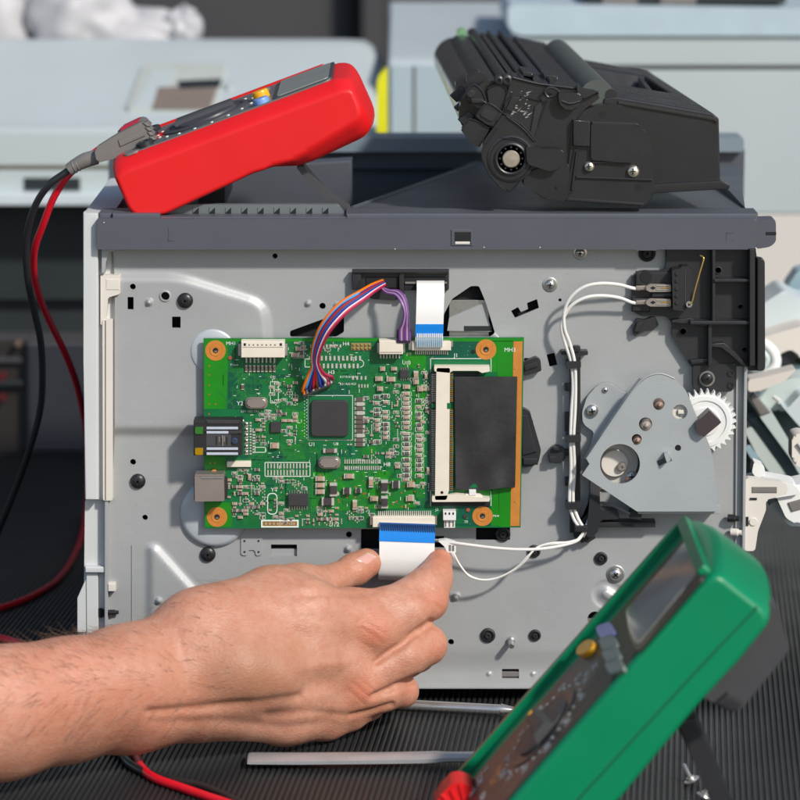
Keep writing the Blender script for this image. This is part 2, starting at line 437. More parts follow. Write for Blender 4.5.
vo, eo, fo, ov, oe, of = geometry.delaunay_2d_cdt([Vector(v) for v in verts], edges, [], 1, 1e-4)
bm = bmesh.new()
vv = [bm.verts.new(P(v.x, v.y, hgt(v.x, v.y))) for v in vo]
for f in fo:
    cx = sum(vo[i].x for i in f)/len(f); cy = sum(vo[i].y for i in f)/len(f)
    if inhole(cx, cy, 0): continue
    try: bm.faces.new([vv[i] for i in f])
    except ValueError: pass
bmesh.ops.recalc_face_normals(bm, faces=bm.faces)
if sum(f.normal.y for f in bm.faces) > 0: bmesh.ops.reverse_faces(bm, faces=bm.faces)
be = [e for e in bm.edges if len(e.link_faces) == 1]
g = bmesh.ops.extrude_edge_only(bm, edges=be)
bmesh.ops.translate(bm, verts=[v for v in g['geom'] if isinstance(v, bmesh.types.BMVert)], vec=(0, 3*S, 0))
for e in be: e.smooth = False
mb = MB(); mb.bm = bm; mb.mats = [M_steel]
panel = mb.build('side_panel', printer, angle=40, recalc=False)
# --- body behind the panel
mb = MB(); mb.box(116,246,740,684,-660,-14,M_void,0); mb.build('chassis', printer)
mb = MB(); mb.box(449,300,489,352,-12,-6,M_zinc,.5); mb.prism([(447,331),(449,318),(484,303),(492,332)],-12,-4,M_steel,.4); mb.box(464,326,492,331,-10,-3.5,M_blackpl,.3); mb.build('inner_bracket', printer)
mb = MB(); mb.box(270,549,298,558,-10,-4,M_steel,.3); mb.build('inner_frame', printer)
mb = MB(); mb.box(586,619,604,628,-10,-5,M_greymid,.3); mb.build('inner_frame', printer)
mb = MB(); mb.box(500,672,521,677,-8,-2,M_greymid,.5); mb.build('inner_frame', printer)
M_boss = sheet_metal('boss_steel_sheen', (.47,.51,.54), .34)  # paler copy of the panel steel, boss shine put into its colour
for x,y,r in ((213.5,350.5,24.5),(214.5,513,35)):
    mb = MB(); mb.lathe_px(x,y,-1,[(r,0),(r,1.5),(r*.97,4),(r*.92,6.2),(r*.84,7.4),(r*.6,8),(.01,8.2)],M_boss,64,cap=False); mb.build('boss', printer, angle=60)
# pressed tab with two dots
mb = MB(); mb.prism(rpoly([(241,538),(262,538),(262,555),(256,556),(255,550),(248,550),(247,556),(241,555)],1.5),0,1.4,M_steel,.5)
for x, y in ((244.5,541),(258.5,541),(244.5,552),(258.5,552)): mb.cyl(x,y,1.1,1,1.7,M_void,10,0)
mb.build('pressed_tab', printer)
# --- rail along the top
mb = MB()
mb.prism(rpoly([(97,219),(757,219),(757,249.5),(97,249.5)],[1,3,6,1]),-8,23,M_rail,2.2)          # front face
mb.prism(rpoly([(752,219.5),(775,219),(776,224),(776,242),(770,247),(757,249)],[1,4,2,3,4,2]),-6,17,M_rail,1.5)
mb.box(766,232,776.3,235,10,17.6,M_void,.2)
mb.prism([(346,213.5),(758,213.5),(758,222),(346,222)],-26,14,M_rail,1.5)
mb.prism([(112,213.5),(160,213.5),(160,222),(112,222)],-26,14,M_rail,1.5)
mb.prism([(160,216.8),(346,216.8),(346,222),(160,222)],-8,14,M_rail,1)
mb.box(99,213,112,222,-26,10,M_rail,1.5)
mb.prism(rpoly([(634,250.5),(640,245),(650,244.5),(658,250.5)],2),0,23.4,M_rail,.3)
for x0,y0,x1,y1 in ((168,227,168.8,241),(168,240.5,174,241.3),(726,233,733.5,233.7),(726,233,726.7,242),(732.8,240,733.5,242)): mb.box(x0,y0,x1,y1,22,23.12,mat('rail_groove',(.05,.054,.066),.5),0)
rail = mb.build('top_rail', printer)
mb = MB(); mb.box(451,229.5,473,246,22,24,M_rail,.8); mb.box(454.5,232,471,244.5,20,24.15,M_void,.2); mb.box(455,241.5,470,244.4,20,24.4,M_cream,.5); mb.build('latch_slot', rail)
for x,y in ((104,222.5),(395,249),(484,247.3),(540,247.5),(652,247.8)):
    mb = MB(); mb.sphere(P(x,y,22.6),.8,M_palewall,u=8,v=6); mb.build('scuff', rail)
# --- output tray behind the rail
mb = MB()
M_tray = mat('tray_plastic', (.078,.088,.108), .36, 0, .06, 12, .12, 2500)
x0,x1 = P(112,214,-20).x, P(756,214,-20).x
zt = P(400,213.5,0).z; yb = 655*S
mb2 = [(x0,20*S,zt),(x1,20*S,zt),(x1,yb,zt+3*S),(x0,yb,zt+3*S)]
zr = P(400,146,-655).z
def V(*a): return Vector(a)
zf = zt-70*S
# cavity: back wall, floor, sloped ramp rising to the right, thick rim
bxr = P(745,140,-655).x; bxl = P(108,150,-655).x
mb.faces([V(bxl,yb,zf),V(bxr,yb,zf),V(bxr,yb,zr-4*S),V(bxl,yb,zr-4*S)],[(0,1,2,3)],M_tray)
mb.faces([V(x0,24*S,zf),V(x1,24*S,zf),V(x1,yb,zf),V(x0,yb,zf)],[(0,1,2,3)],M_tray)
mb.faces([V(x0,26*S,zf),V(x1,26*S,zf),V(x1,26*S,zt),V(x0,26*S,zt)],[(0,1,2,3)],M_tray)
mb.faces([V(x0+.004,26*S,zf),V(x0+.004,yb,zf),V(x0+.004,yb,zr),V(x0+.004,26*S,zt)],[(0,1,2,3)],M_tray)
mb.faces([V(x1-.004,26*S,zf),V(x1-.004,yb,zf),V(x1-.004,yb,zr),V(x1-.004,26*S,zt)],[(0,1,2,3)],M_tray)
a,b,c,d = P(352,208,-60),P(478,163,-600),P(740,166,-600),P(745,208,-60)
mb.faces([a,b,c,d,a-V(0,0,.035),b-V(0,0,.05),c-V(0,0,.05),d-V(0,0,.035)],[(0,1,2,3),(0,4,5,1)],M_tray)
mb.tube([a,b],2.2,M_tray,8,1)
tray = mb.build('output_tray', printer, angle=30)
mb = MB(); mb.prism(rpoly([(196,138),(744,138),(744,152),(196,152)],2),-700,-640,mat('tray_rim_sky_sheen',(.19,.24,.275),.35,0,.06,12,.12,2500),2.5)  # sky sheen on the dark rim is put into a lighter base colour
for i in range(5): mb.cyl(408+i*17,143.5,1.6,-642,-639.5,M_greymid,10,.2)
mb.build('tray_rim', tray)
M_vent = mat('vent_plastic',(.13,.15,.16),.4)
mb = MB(); mb.prism(rpoly([(162,219),(168,204.5),(338,204.5),(349,219)],2),-22,-12,M_vent,.8)
for i in range(9): mb.box(193+i*16.2,207.5,198.8+i*16.2,214.5,-14,-11.6,M_void,.2)
for i in range(9): mb.prism([(193+i*16.2,207.5),(198.8+i*16.2,207.5),(193+i*16.2,213)],-12,-11.2,M_vent,.1)
mb.build('vent_strip', tray)
mb = MB(); mb.prism([(222,168),(352,160),(352,206),(222,206)],-330,-300,M_tray,3); mb.prism([(197,199),(206,183),(214,172),(225,166),(225,206),(197,206)],-300,-150,M_greydark,2); mb.build('tray_guide', tray)
# --- left side cover and trim
M_cover = M_palewall
mb = MB()
mb.prism(rpoly([(83,213),(113,213),(112.5,360),(112,500),(85,500),(83.5,360)],[2,0,0,0,2,0]),-280,-2,M_cover,2)
mb.prism([(83,213),(98,213),(98.5,500),(85,500),(83.5,360)],-2,14,M_cover,2.2)
o = mb.build('side_cover', printer)
mb = MB(); mb.prism(rpoly([(97,246),(105,246),(105,500),(98.5,500)],1),-2,3,M_cover,.8); mb.build('cover_edge', printer)
mb = MB()
mb.prism(rpoly([(103,275),(120,275),(120,294),(108,297.5),(105.5,325),(100.5,325),(100.5,275)],[2,1,1,1,1,1,1]),-4,9,M_cream,.8)
mb.box(106,279,119.5,290,8,9.6,M_cream,.6)
mb.prism(rpoly([(102.5,320),(112.5,320),(112.5,500.5),(103,500.5)],1),-4,10,M_cream,1)
mb.box(105,320.5,106,500,9,10.5,M_greymid,.1)
mb.build('cream_trim', printer)
mb = MB(); mb.prism([(101.5,246),(122,246),(122,250),(108,252),(105.5,262),(105,273),(101.5,273)],0,13,M_steel,.5); mb.build('corner_tab', printer)
mb = MB()
mb.prism(rpoly([(85,500),(106,500),(107,690),(79,690),(78,632),(84,590)],2),-30,-3,M_palewall,1)
mb.box(85,567,107,573,-6,6,M_palewall,1.2)
mb.prism(rpoly([(77.5,598),(85.5,580),(86,632),(77.5,632)],1),-30,2,M_palewall,1)
mb.prism([(86,573),(98,573),(99,690),(87,690)],-4,1,M_palewall,1)
mb.prism([(104.5,500),(108.2,500),(107.5,690),(104.5,690)],-20,8,M_steel,.6)
mb.cyl(100.5,613,5,-1,.5,M_void,16,.2)
mb.build('lower_bracket', printer)
mb = MB(); mb.box(108,584,115.5,591.5,-2,9,M_cream,.6); mb.build('peg', printer)
mb = MB(); mb.lathe(P(107,612.5,5),(1,0,.02),[(2.8,0),(2.8,8),(2,9),(2,11.5),(1,12)],M_blackscrew,12); mb.build('pin', printer)
mb = MB(); mb.box(131.6,545,132.5,690,.2,1.0,M_steel,.2); mb.build('panel_seam', printer)
mb = MB(); mb.box(108,686.3,742,689.2,-10,5,M_steel,.8); mb.build('bottom_lip', printer)
# --- screws and studs on the panel
def screw_mesh(kind):
    mb = MB(); c = P(400,400,0)
    m = {'black':M_blackscrew,'silver':M_zinc,'tab':M_zinc}[kind]
    r = 7.8 if kind == 'black' else 6.4
    if kind == 'silver': mb.lathe(c,(0,-1,0),[(9.2,0),(9.2,.8),(8.6,1.2),(6.6,1.2)],M_zinc,28,cap=False)
    mb.lathe(c,(0,-1,0),[(r,0),(r,1.6),(r*.94,2.8),(r*.7,4.1),(r*.4,4.7),(.01,4.9)],m,28,cap=False)
    for a in (0,math.pi/2):
        v = Vector((math.cos(a+.4),0,math.sin(a+.4))); u = Vector((-v.z,0,v.x))
        L, w_ = r*.46, r*.12
        vs = [c+v*L*S*i+u*w_*S*j+Vector((0,-y*S,0)) for y in (3.5,5.0) for i,j in ((1,1),(-1,1),(-1,-1),(1,-1))]
        mb.faces(vs,[(0,1,2,3),(7,6,5,4),(0,1,5,4),(1,2,6,5),(2,3,7,6),(3,0,4,7)],M_void)
    return mb
protos = {}
def screw(px,py,kind,d=0,scale=1.0,parent=None,name='screw',rot=0):
    parent = parent or printer
    if kind not in protos:
        protos[kind] = screw_mesh(kind).build(name,parent); protos[kind+'c'] = WPOS[protos[kind].name]-P(400,400,0); o = protos[kind]
        wp = P(px,py,d)+protos[kind+'c']*scale; o.location = wp-WPOS[parent.name]
    else: o = copy_part(protos[kind],P(px,py,d)+protos[kind+'c']*scale,parent)
    o.scale = (scale,)*3; o.rotation_euler = (0,rot,0); o.name = name
    return o
for i,(x,y,k,d,s_) in enumerate(((185.3,300.4,'black',5,1),(138,481,'black',0,.98),(208,554,'black',0,1),(550,284.6,'silver',0,.8),(615.5,574,'silver',0,1.0),(580,253,'silver',0,.75),(707,378.6,'black',14,.75),(592,410.6,'tab',8,1),(605,390,'tab',8,.45))):
    screw(x,y,k,d,s_,rot=i*.7)
mb = MB(); mb.lathe_px(165.3,296,5,[(5.8,-1),(5.8,.8),(5.2,1.3),(4.3,1.3),(4.2,-3)],M_steel,24,cap=False); mb.cyl(165.3,296,4.2,-3,-2,M_void,20,0); mb.build('rivet_nut', printer)
def bush(x,y,r,name='bushing'):
    mb = MB(); mb.lathe_px(x,y,0,[(r,0),(r,2),(r*.8,3),(r*.72,3),(r*.6,1.2),(r*.42,1.2),(r*.42,3.8),(r*.2,4),(0.01,2)],M_blackmatte,24); return mb.build(name, printer)
for x,y,r in ((488,635,7.5),(535,635,6),(503,534,7.5),(534,551,6.5),(601,558,6.5),(647,253,8.5)): bush(x,y,r)
mb = MB(); mb.lathe(P(511,640,0),(0,-1,-.12),[(4,0),(4,3),(3,4),(3,16),(2.4,17),(.01,17)],M_zinc,16); mb.build('stud', printer)
for x,y,m_ in ((733,518,M_blackscrew),(736,532,M_cream)):
    mb = MB(); mb.lathe(P(x-5,y,6),(1,-.3,0),[(4,0),(4,7),(2.8,8),(2.8,11),(.01,11)],m_,14); mb.build('stub_pin', printer)
# --- black plastic levers showing through the panel
mb = MB(); mb.prism(rpoly([(524,362),(536,357),(540.5,360),(541.5,371),(524.5,376)],1.5),-3,9,M_blackpl,1); mb.prism([(524,365),(536,361),(538,367),(525,371)],8,11,M_blackpl,.8); mb.build('lever', printer)
mb = MB(); mb.prism(rpoly([(518,409),(524,408.5),(530,412),(541,450),(540,456),(538,464),(524,468.5),(518,466)],2),-4,10,M_blackpl,1.3); mb.prism([(522,415),(527,415),(537,452),(522,456)],9,12.5,M_blackpl,1); mb.box(523,458,538,465,9,13,M_blackpl,1); mb.build('lever', printer)
mb = MB(); mb.prism(rpoly([(632,326),(637,319),(645,320),(655,316),(659,325),(652,331),(645,331),(634,337)],1.5),0,7,M_blackpl,1); mb.prism([(637,322),(644,322),(640,332),(634,332)],6,10,M_blackpl,.8); mb.build('clip', printer)
mb = MB(); mb.cyl(557,455,9,0,9,M_blackpl,24,1.5); mb.box(553,447,561,451,8,13,M_blackpl,.8); mb.box(561,450,572,456,2,8,M_blackpl,.8); mb.box(549,456,556,463,8,12,M_blackpl,.8); mb.build('clip', printer)
mb = MB()
mb.prism(rpoly([(351.5,274),(354,270.5),(449,270.5),(449,290),(445,291),(352,289)],1.5),0,5,M_blackpl,.8)
mb.box(366,277,399,288,4,6,M_void,.3); mb.box(404,277,447,290,4,6,M_void,.3)
mb.prism([(352,272),(361,272),(361,281),(357,283),(357,290),(352,290)],4,10,M_blackpl,.8)
mb.box(352,270,449,273.5,4,12,M_blackpl,.8); mb.box(399,272,404,299,3,10,M_blackpl,.8); mb.prism(rpoly([(363,288),(404,288),(402,298),(394,300.5),(371,299)],2),0,5,M_blackpl,.8); mb.box(405,282,447,284,5,8,M_greymid,.3)
mb.build('cable_guide', printer)
# --- upright wire duct
mb = MB()
mb.box(570,347,580.5,533,0,8,M_blackpl,.8); mb.prism(rpoly([(561,351),(588,351),(588,355),(580,356),(578,360),(571,360),(570,355),(561,355)],1),0,12,M_blackpl,.6); mb.box(574,346,579,352,8,14,M_blackpl,.6)
for y in (362,436,503):
    mb.prism(rpoly([(566,y),(581,y-1),(581,y+6),(566,y+7)],1),8,22,M_blackpl,.8)
for y,hh in ((384,7),(413,19),(478,8)): mb.box(565,y,571,y+hh,0,7,M_blackpl,.6)
mb.build('wire_duct', printer)
mb = MB()
mb.prism(rpoly([(570,510),(580,510),(580,522),(600,498),(598,497),(590,497),(592,534),(596,538),(588,543),(574,538)],1),0,10,M_blackpl,.8)
mb.prism(rpoly([(590,497),(600,497),(600,510),(618,512),(620,519),(600,520),(598,532),(592,537),(586,537)],2),0,20,M_blackpl,1)
mb.box(596,522,655.5,527.5,0,16,M_blackpl,.8); mb.prism(rpoly([(629,518),(632,512),(638,508.5),(641,509),(642,520)],1.5),4,26,M_blackpl,.8); mb.box(575,526,587,532,8,24,M_blackpl,.8); mb.box(581,534,584,543,2,12,M_blackpl,.6)
mb.build('wire_clip', printer)
# --- black switch bracket
mb = MB()
mb.prism(rpoly([(666,249),(756,249),(756,258),(764.5,259),(765,370),(748,371),(747.5,366),(736,366),(691,367),(672,337),(672,320),(664,316),(640,316.5),(632,310),(632,277),(639,271),(664,271),(666,266)],[0,0,0,5,6,2,1,1,2,2,4,3,5,5,4,5,3,2]),0,8,M_blackpl,1.2)
mb.box(749.5,249,755,366,6,28,M_blackpl,.8); mb.box(712,249,715.5,323,6,22,M_blackpl,.8); mb.box(714,279,751,282.5,6,24,M_blackpl,.8); mb.box(690,321,751,325,6,24,M_blackpl,.8); mb.box(708,323,712,366,6,20,M_blackpl,.8)
mb.prism([(711,344),(724,343),(735,352),(749,367),(744,367),(730,354),(722,347),(711,347)],6,20,M_blackpl,.5)
mb.prism([(672,320),(690,318),(710,325),(704,327),(690,323),(672,323)],6,16,M_blackpl,.6)
mb.prism([(692,364),(690,360),(711,358),(711,362)],6,14,M_blackpl,.5)
mb.prism(rpoly([(757,258),(764.8,259),(765.2,371),(757,371)],[0,4,4,0]),6,18,M_blackpl,1.2)
for x,y,r in ((718,270,4),(683,331,4),(740,306,3),(744,349,3),(748,365,2),(762,288,1),(690,268,0)):
    if r: mb.lathe_px(x,y,7,[(r,0),(r,2),(r-1,2.2),(r-1.4,1)],M_blackpl,16)
mb.prism(rpoly([(693,366),(736,363),(736,386),(731,392),(697,391.5),(693,388)],[1,1,4,3,3,2]),0,11,M_blackpl,1)
for x,y in ((731,373),(731,385)): mb.lathe_px(x,y,11,[(3.2,0),(3.2,1.6),(2,1.6),(1.8,.4)],M_blackpl,16)
mb.lathe_px(706.8,378.6,11,[(8,0),(8,2),(7.4,2.8),(6.6,2.8)],M_greymid,24)
br = mb.build('switch_bracket', printer)
mb = MB(); mb.box(636,272,672,285,5,12,M_blackpl,1); mb.box(632,298,650,312,4,12,M_blackpl,1.5); mb.cyl(646,277,6,6,12.6,M_void,18,.3); mb.box(652,293,672,297,8,16,M_blackpl,.6); mb.build('bracket_boss', br)
mb = MB()
mb.prism(rpoly([(672,270),(680,268.5),(682,266.5),(689,266.5),(690,268.5),(692,270),(692,307),(686,308),(685,311),(673,310)],1),8,26,M_blackmatte,.8)
for y in (274,281,289,296,303): mb.cyl(677,y,1.8,25,27.2,M_blackpl,10,.3)
mb.box(685,270,685.7,306,26,26.4,M_greydark,.1)
msw = mb.build('micro_switch', printer)
mb = MB(); pts = [P(*q) for q in ((689,304,29),(692,302,29),(695,290,29),(700,272,28),(703.5,260,27),(703,257,26),(700,255.5,24))]
mb.tube(pts,.75,M_gold,8,4); mb.lathe_px(689,304,27,[(3.2,0),(3.2,2.4),(1.3,2.4),(1.3,0)],M_zinc,16); mb.build('switch_lever', msw)
# --- gear drive: gear, cover plate, mounting tab
mb = MB(); cgx, cgy, ro, ri = 705, 421.5, 31.5, 27
N = 30; pts = []
for k in range(N):
    a = 2*math.pi*k/N; q = 2*math.pi/N
    for r, t in ((ri,-.48),(ri,-.30),(ro,-.10),(ro,.10),(ri,.30)): pts.append((cgx+r*math.cos(a+q*t), cgy+r*math.sin(a+q*t)))
mb.prism(pts,14,24,M_white,.4,1)
mb.lathe_px(cgx,cgy,23.8,[(26,0),(25.6,1.6),(21.5,1.8),(20.5,.5),(15,.5),(14,2),(7,2),(6,7),(.01,7)],M_white,48)
gear = mb.build('gear', printer, angle=30)
mb = MB(); mb.prism(rpoly([(695,423.5),(709.5,410.5),(721.5,422.5),(704,437),(697,433)],[1,1,1,1,3]),20,42,mat('brown_plastic',(.05,.036,.04),.42,bump=.1),.8); mb.build('gear_shaft', gear)
cov = rpoly([(582,475),(589.5,464),(586.5,459),(630,395),(644,378.5),(660,373.4),(674.5,378),(686.5,391),(696,415),(712,450),(716,479),(717,511.5),(637,511.5)],[.5,.5,1,6,10,14,10,5,8,16,14,1,1])
# cover as a CDT sheet with real holes
ch = [circ(620,464,20,40),circ(658.6,403.6,6,20),circ(645.5,424,6.6,20),circ(636.7,439,5,20),circ(680,412,7.5,22),circ(678,448,3.2,16),rect(657.5,459.5,664.5,465,-25,.4),rect(663.5,456,671,462.5,-25,.4)]
verts=[]; edges=[]; addloop(cov)
for h in ch: addloop(h)
vo,eo,fo,_,_,_ = geometry.delaunay_2d_cdt([Vector(v) for v in verts],edges,[],1,1e-4)
bm = bmesh.new(); dC = 34
vv = [bm.verts.new(P(v.x,v.y,dC)) for v in vo]
for f in fo:
    cx=sum(vo[i].x for i in f)/3; cy=sum(vo[i].y for i in f)/3
    if any(sd_poly((cx,cy),h)<0 for h in ch): continue
    bm.faces.new([vv[i] for i in f])
bmesh.ops.recalc_face_normals(bm,faces=bm.faces)
if sum(f.normal.y for f in bm.faces)>0: bmesh.ops.reverse_faces(bm,faces=bm.faces)
be=[e for e in bm.edges if len(e.link_faces)==1]; g=bmesh.ops.extrude_edge_only(bm,edges=be)
bmesh.ops.translate(bm,verts=[v for v in g['geom'] if isinstance(v,bmesh.types.BMVert)],vec=(0,3*S,0))
for e in be: e.smooth=False
mb = MB(); mb.bm=bm; mb.mats=[M_steel2]; gc = mb.build('gear_cover',printer,angle=30,recalc=False)
mb = MB()
# folded left flange and rim highlight
fl = [(589,464),(586,459),(630,395),(643,379)]
for (xa,ya),(xb,yb_) in zip(fl[1:],fl[2:]):
    mb.faces([P(xa,ya,dC-1),P(xb,yb_,dC-1),P(xb-4,yb_-1,6),P(xa-4,ya-1,6)],[(0,1,2,3)],M_steel2)
mb.prism(rpoly([(582,412),(587,397),(598,384.5),(610,383),(622,392),(633,394),(590,462),(588,455),(594,432),(583,424)],[4,4,5,5,2,1,1,2,2,4]),3,8,M_steel2,.6)
mb.tube([P(586.5,459,dC),P(630,395,dC),P(644,378.5,dC),P(660,373.6,dC),P(674.5,378.5,dC)],.8,M_steel2,6,6)
mb.build('cover_flange',gc)
mb = MB(); mb.box(598,440,650,490,-2,4,M_greymid,1); mb.lathe_px(614,462,8,[(24,0),(23.5,2),(15,3),(14,7),(13,8),(5,8)],M_cream,36); mb.lathe_px(621,465,10,[(4.4,0),(4.4,10),(3.6,11),(1.5,11),(1.4,9)],M_tin,20); mb.build('drive_wheel',printer)
mb = MB(); mb.lathe_px(632,477,10,[(6.5,0),(6.5,3),(4,5),(.01,5.5)],M_zinc,18); mb.box(632-3,476.4,632+3,477.6,14,16,M_void,.1); mb.box(631.4,474,632.6,480,14,16,M_void,.1); mb.build('screw',printer)
for x,y,r,m_ in ((658.6,403.6,5.4,M_brass),(645.5,424,6.2,M_tin),(636.7,439,4.6,M_brass)):
    mb = MB(); mb.lathe_px(x,y,dC-8,[(r,0),(r,6),(r*.75,9),(r*.35,9.5),(r*.3,11),(.01,11.5)],m_,20); mb.build('shaft_pin',gc)
mb = MB(); mb.lathe_px(680,412,dC-14,[(9,0),(9,8),(4,8),(3.5,2)],M_cream,20); mb.box(678,410,684,414,dC-8,dC-3,M_cream,.5); mb.build('idler_gear',printer)
mb = MB(); mb.prism(rpoly([(664,454),(669,452.5),(671,460),(667,463)],1),dC,dC+9,M_steel2,.6); mb.build('bent_nub',gc)
mb = MB(); mb.prism([(638,505),(720,505),(720,514),(638,514)],2,dC-4,M_steel,.5); mb.box(590,466,600,512,2,12,M_greydark,.5); mb.build('drive_base',printer)
# --- right edge of the panel
mb = MB(); mb.prism([(736,366),(746,366),(744,560),(735,560)],0,3,M_steel,.6); mb.prism([(744,366),(747.5,366),(745,560),(742,560)],-6,10,M_steel,.7); mb.build('edge_flange',printer)
mb = MB()
mb.prism(rpoly([(744,481),(748,478),(782,482),(789,487),(786,494),(766,500),(766,510),(758,531),(755,551),(744,551)],2),-14,-2,M_cream,1)
mb.box(752,487,777,493,-4,-1,M_greymid,.6); mb.cyl(753.5,522,4,-3,-.5,M_cream,18,.4); mb.box(746,517,748.5,526,-3,-.8,M_void,.2); mb.box(750,498,757,500,-3,-.8,M_void,.2)
mb.build('cream_bracket',printer)
# ------------------------------------------------------------------ circuit board
rnd = random.Random(11)
DB = 16.0            # front face of the board
board = thing('circuit_board', 'bright green circuit board with chips and orange mounting rings on the steel panel', 'circuit board', P(362,433,DB))
mb = MB()
bo = [(203.5,338.5),(524,337.5),(520.5,527.5),(204.5,528.5)]
bh = [circ(215.5,350.5,2.7,16),circ(217,517,2.7,16),circ(486,349.5,2.7,16),circ(482.5,516,2.7,16)]
verts=[]; edges=[]; addloop(bo)
for h in bh: addloop(h)
vo,eo,fo,_,_,_ = geometry.delaunay_2d_cdt([Vector(v) for v in verts],edges,[],1,1e-4)
bm=bmesh.new(); vv=[bm.verts.new(P(v.x,v.y,DB)) for v in vo]
for f in fo:
    cx=sum(vo[i].x for i in f)/3; cy=sum(vo[i].y for i in f)/3
    if any(sd_poly((cx,cy),h)<0 for h in bh): continue
    bm.faces.new([vv[i] for i in f])
bmesh.ops.recalc_face_normals(bm,faces=bm.faces)
if sum(f.normal.y for f in bm.faces)>0: bmesh.ops.reverse_faces(bm,faces=bm.faces)
g=bmesh.ops.extrude_face_region(bm,geom=list(bm.faces)); bmesh.ops.translate(bm,verts=[v for v in g['geom'] if isinstance(v,bmesh.types.BMVert)],vec=(0,3*S,0))
for e in bm.edges:
    if e.calc_face_angle(0)>.5: e.smooth=False
mb.bm=bm; mb.mats=[M_pcb]; mb.build('base_board',board,angle=30)

def sheet(m_, pts, d, mt): m_.prism(pts,d-.12,d,mt,0)
# copper pours under the mask, brighter and deeper greens
mb = MB()
for pts in ([(204,339),(228,339),(228,372),(226,409),(204,409)],[(228,339),(524,338),(524,341.5),(228,341.5)],[(497,341),(513,341),(510,527),(499,527)],[(484,341),(497,341),(497,372),(491,372),(491,359),(484,359)],
            [(205,455),(226,457),(226,474),(205,474)],[(205,501),(232,503),(232,527),(205,527)],[(312,472),(366,471),(366,510),(311,511)],[(368,471),(391,470),(391,478),(416,479),(416,508),(368,509)],
            [(402,385),(414,385),(413,478),(402,478)],[(414,384),(425,384),(425,498),(413,498)],[(404,352),(426,352),(426,372),(404,366)],[(280,378),(298,378),(298,384),(280,384)],[(491,490),(499,489),(499,526),(491,526)],
            [(452,490),(492,490),(492,497),(452,497)],[(280,446),(300,444),(306,459),(288,460)],[(286,408),(306,412),(306,440),(290,436)],[(362,448),(376,446),(378,455),(362,456)]):
    sheet(mb,pts,DB+.16,M_pour)
for pts in ([(228,372),(256,372),(292,375),(292,380),(262,382),(262,409),(228,409)],[(430,341.5),(484,341.5),(484,358),(452,358),(430,358)],[(300,345),(316,345),(312,378),(300,378)],[(266,478),(285,478),(285,492),(266,488)],
            [(388,448),(398,448),(398,470),(391,470)],[(416,486),(430,480),(430,508),(416,508)],[(443,506),(491,506),(491,526),(443,526)],[(240,456),(300,452),(300,461),(240,461)],[(340,448),(352,446),(352,457),(342,457)],[(318,382),(350,382),(350,397),(318,397)]):
    sheet(mb,pts,DB+.13,M_deep)
mb.build('copper_pour',board,smooth=False)
mb = MB(); sheet(mb,[(513.5,341.5),(522.6,341.3),(519.6,526),(510.3,526)],DB+.2,M_copper)
for k in range(9): mb.cyl(514.5,350+k*19,.8,DB,DB+.3,M_gold,8,0)
mb.build('copper_edge_strip',board,smooth=False)
# keep-out regions used when scattering traces
KEEP = [(203,338,228,374),(203,408,250,458),(430,362,520,506),(308,396,352,440),(240,340,286,358),(376,338,452,356),(370,508,438,530),(470,338,524,364),(470,500,524,530),(192,470,228,504),(203,500,230,530),(508,338,526,530)]
def blocked(x,y): return any(a<x<c and b<y<d for a,b,c,d in KEEP)
mb = MB(); mv=[]; mf=[]
def seg(x0,y0,x1,y1,w,d):
    L=math.hypot(x1-x0,y1-y0)
    if L<.01: return
    nx,ny=-(y1-y0)/L*w/2,(x1-x0)/L*w/2; b=len(mv)
    mv.extend([P(x0+nx,y0+ny,d),P(x1+nx,y1+ny,d),P(x1-nx,y1-ny,d),P(x0-nx,y0-ny,d)]); mf.append((b,b+1,b+2,b+3))
for i in range(520):          # traces that step in 45-degree bends
    x,y=rnd.uniform(230,500),rnd.uniform(343,525)
    if blocked(x,y): continue
    n=rnd.choice((1,3,4,6)); a=rnd.choice((0,2,4,6)); 
    st=[(x,y)]
    for k in range(rnd.randint(2,4)):
        L=rnd.uniform(4,26); st.append((st[-1][0]+L*math.cos(a*math.pi/4),st[-1][1]+L*math.sin(a*math.pi/4))); a+=rnd.choice((-1,1))
    for q in range(n):
        ox,oy=q*1.3*(1 if abs(st[1][1]-st[0][1])>abs(st[1][0]-st[0][0]) else 0),q*1.3*(0 if abs(st[1][1]-st[0][1])>abs(st[1][0]-st[0][0]) else 1)
        for (xa,ya),(xb,yb_) in zip(st,st[1:]):
            if blocked(xb+ox,yb_+oy) or not(206<xb+ox<508 and 341<yb_+oy<526): break
            seg(xa+ox,ya+oy,xb+ox,yb_+oy,.5,DB+.2+.001*i%.05)
mb.faces(mv,mf,M_trace); 
mv=[]; mf=[]
for i in range(900):          # vias
    x,y=rnd.uniform(228,500),rnd.uniform(343,525)
    if blocked(x,y): continue
    r=rnd.uniform(.35,.65); b=len(mv)
    mv.extend([P(px_,py_,DB+.3) for px_,py_ in circ(x,y,r,6)][::-1]); mf.append(tuple(range(b,b+6)))
mb.faces(mv,mf,mat('via_ring',(.16,.26,.10),.4,.3,.2))
mv=[]; mf=[]
for x,y in [(209,366),(209,375),(209,385),(209,394.5),(209,404),(215.5,404),(209,414),(215,463),(210,463)]+[(rnd.uniform(316,415),rnd.uniform(474,509)) for _ in range(50)]:
    b=len(mv); mv.extend([P(px_,py_,DB+.32) for px_,py_ in circ(x,y,.95,8)][::-1]); mf.append(tuple(range(b,b+8)))
mb.faces(mv,mf,mat('orange_via',(.42,.17,.03),.4,.4,.2))
o = mb.build('trace',board,smooth=False); stuff(o)
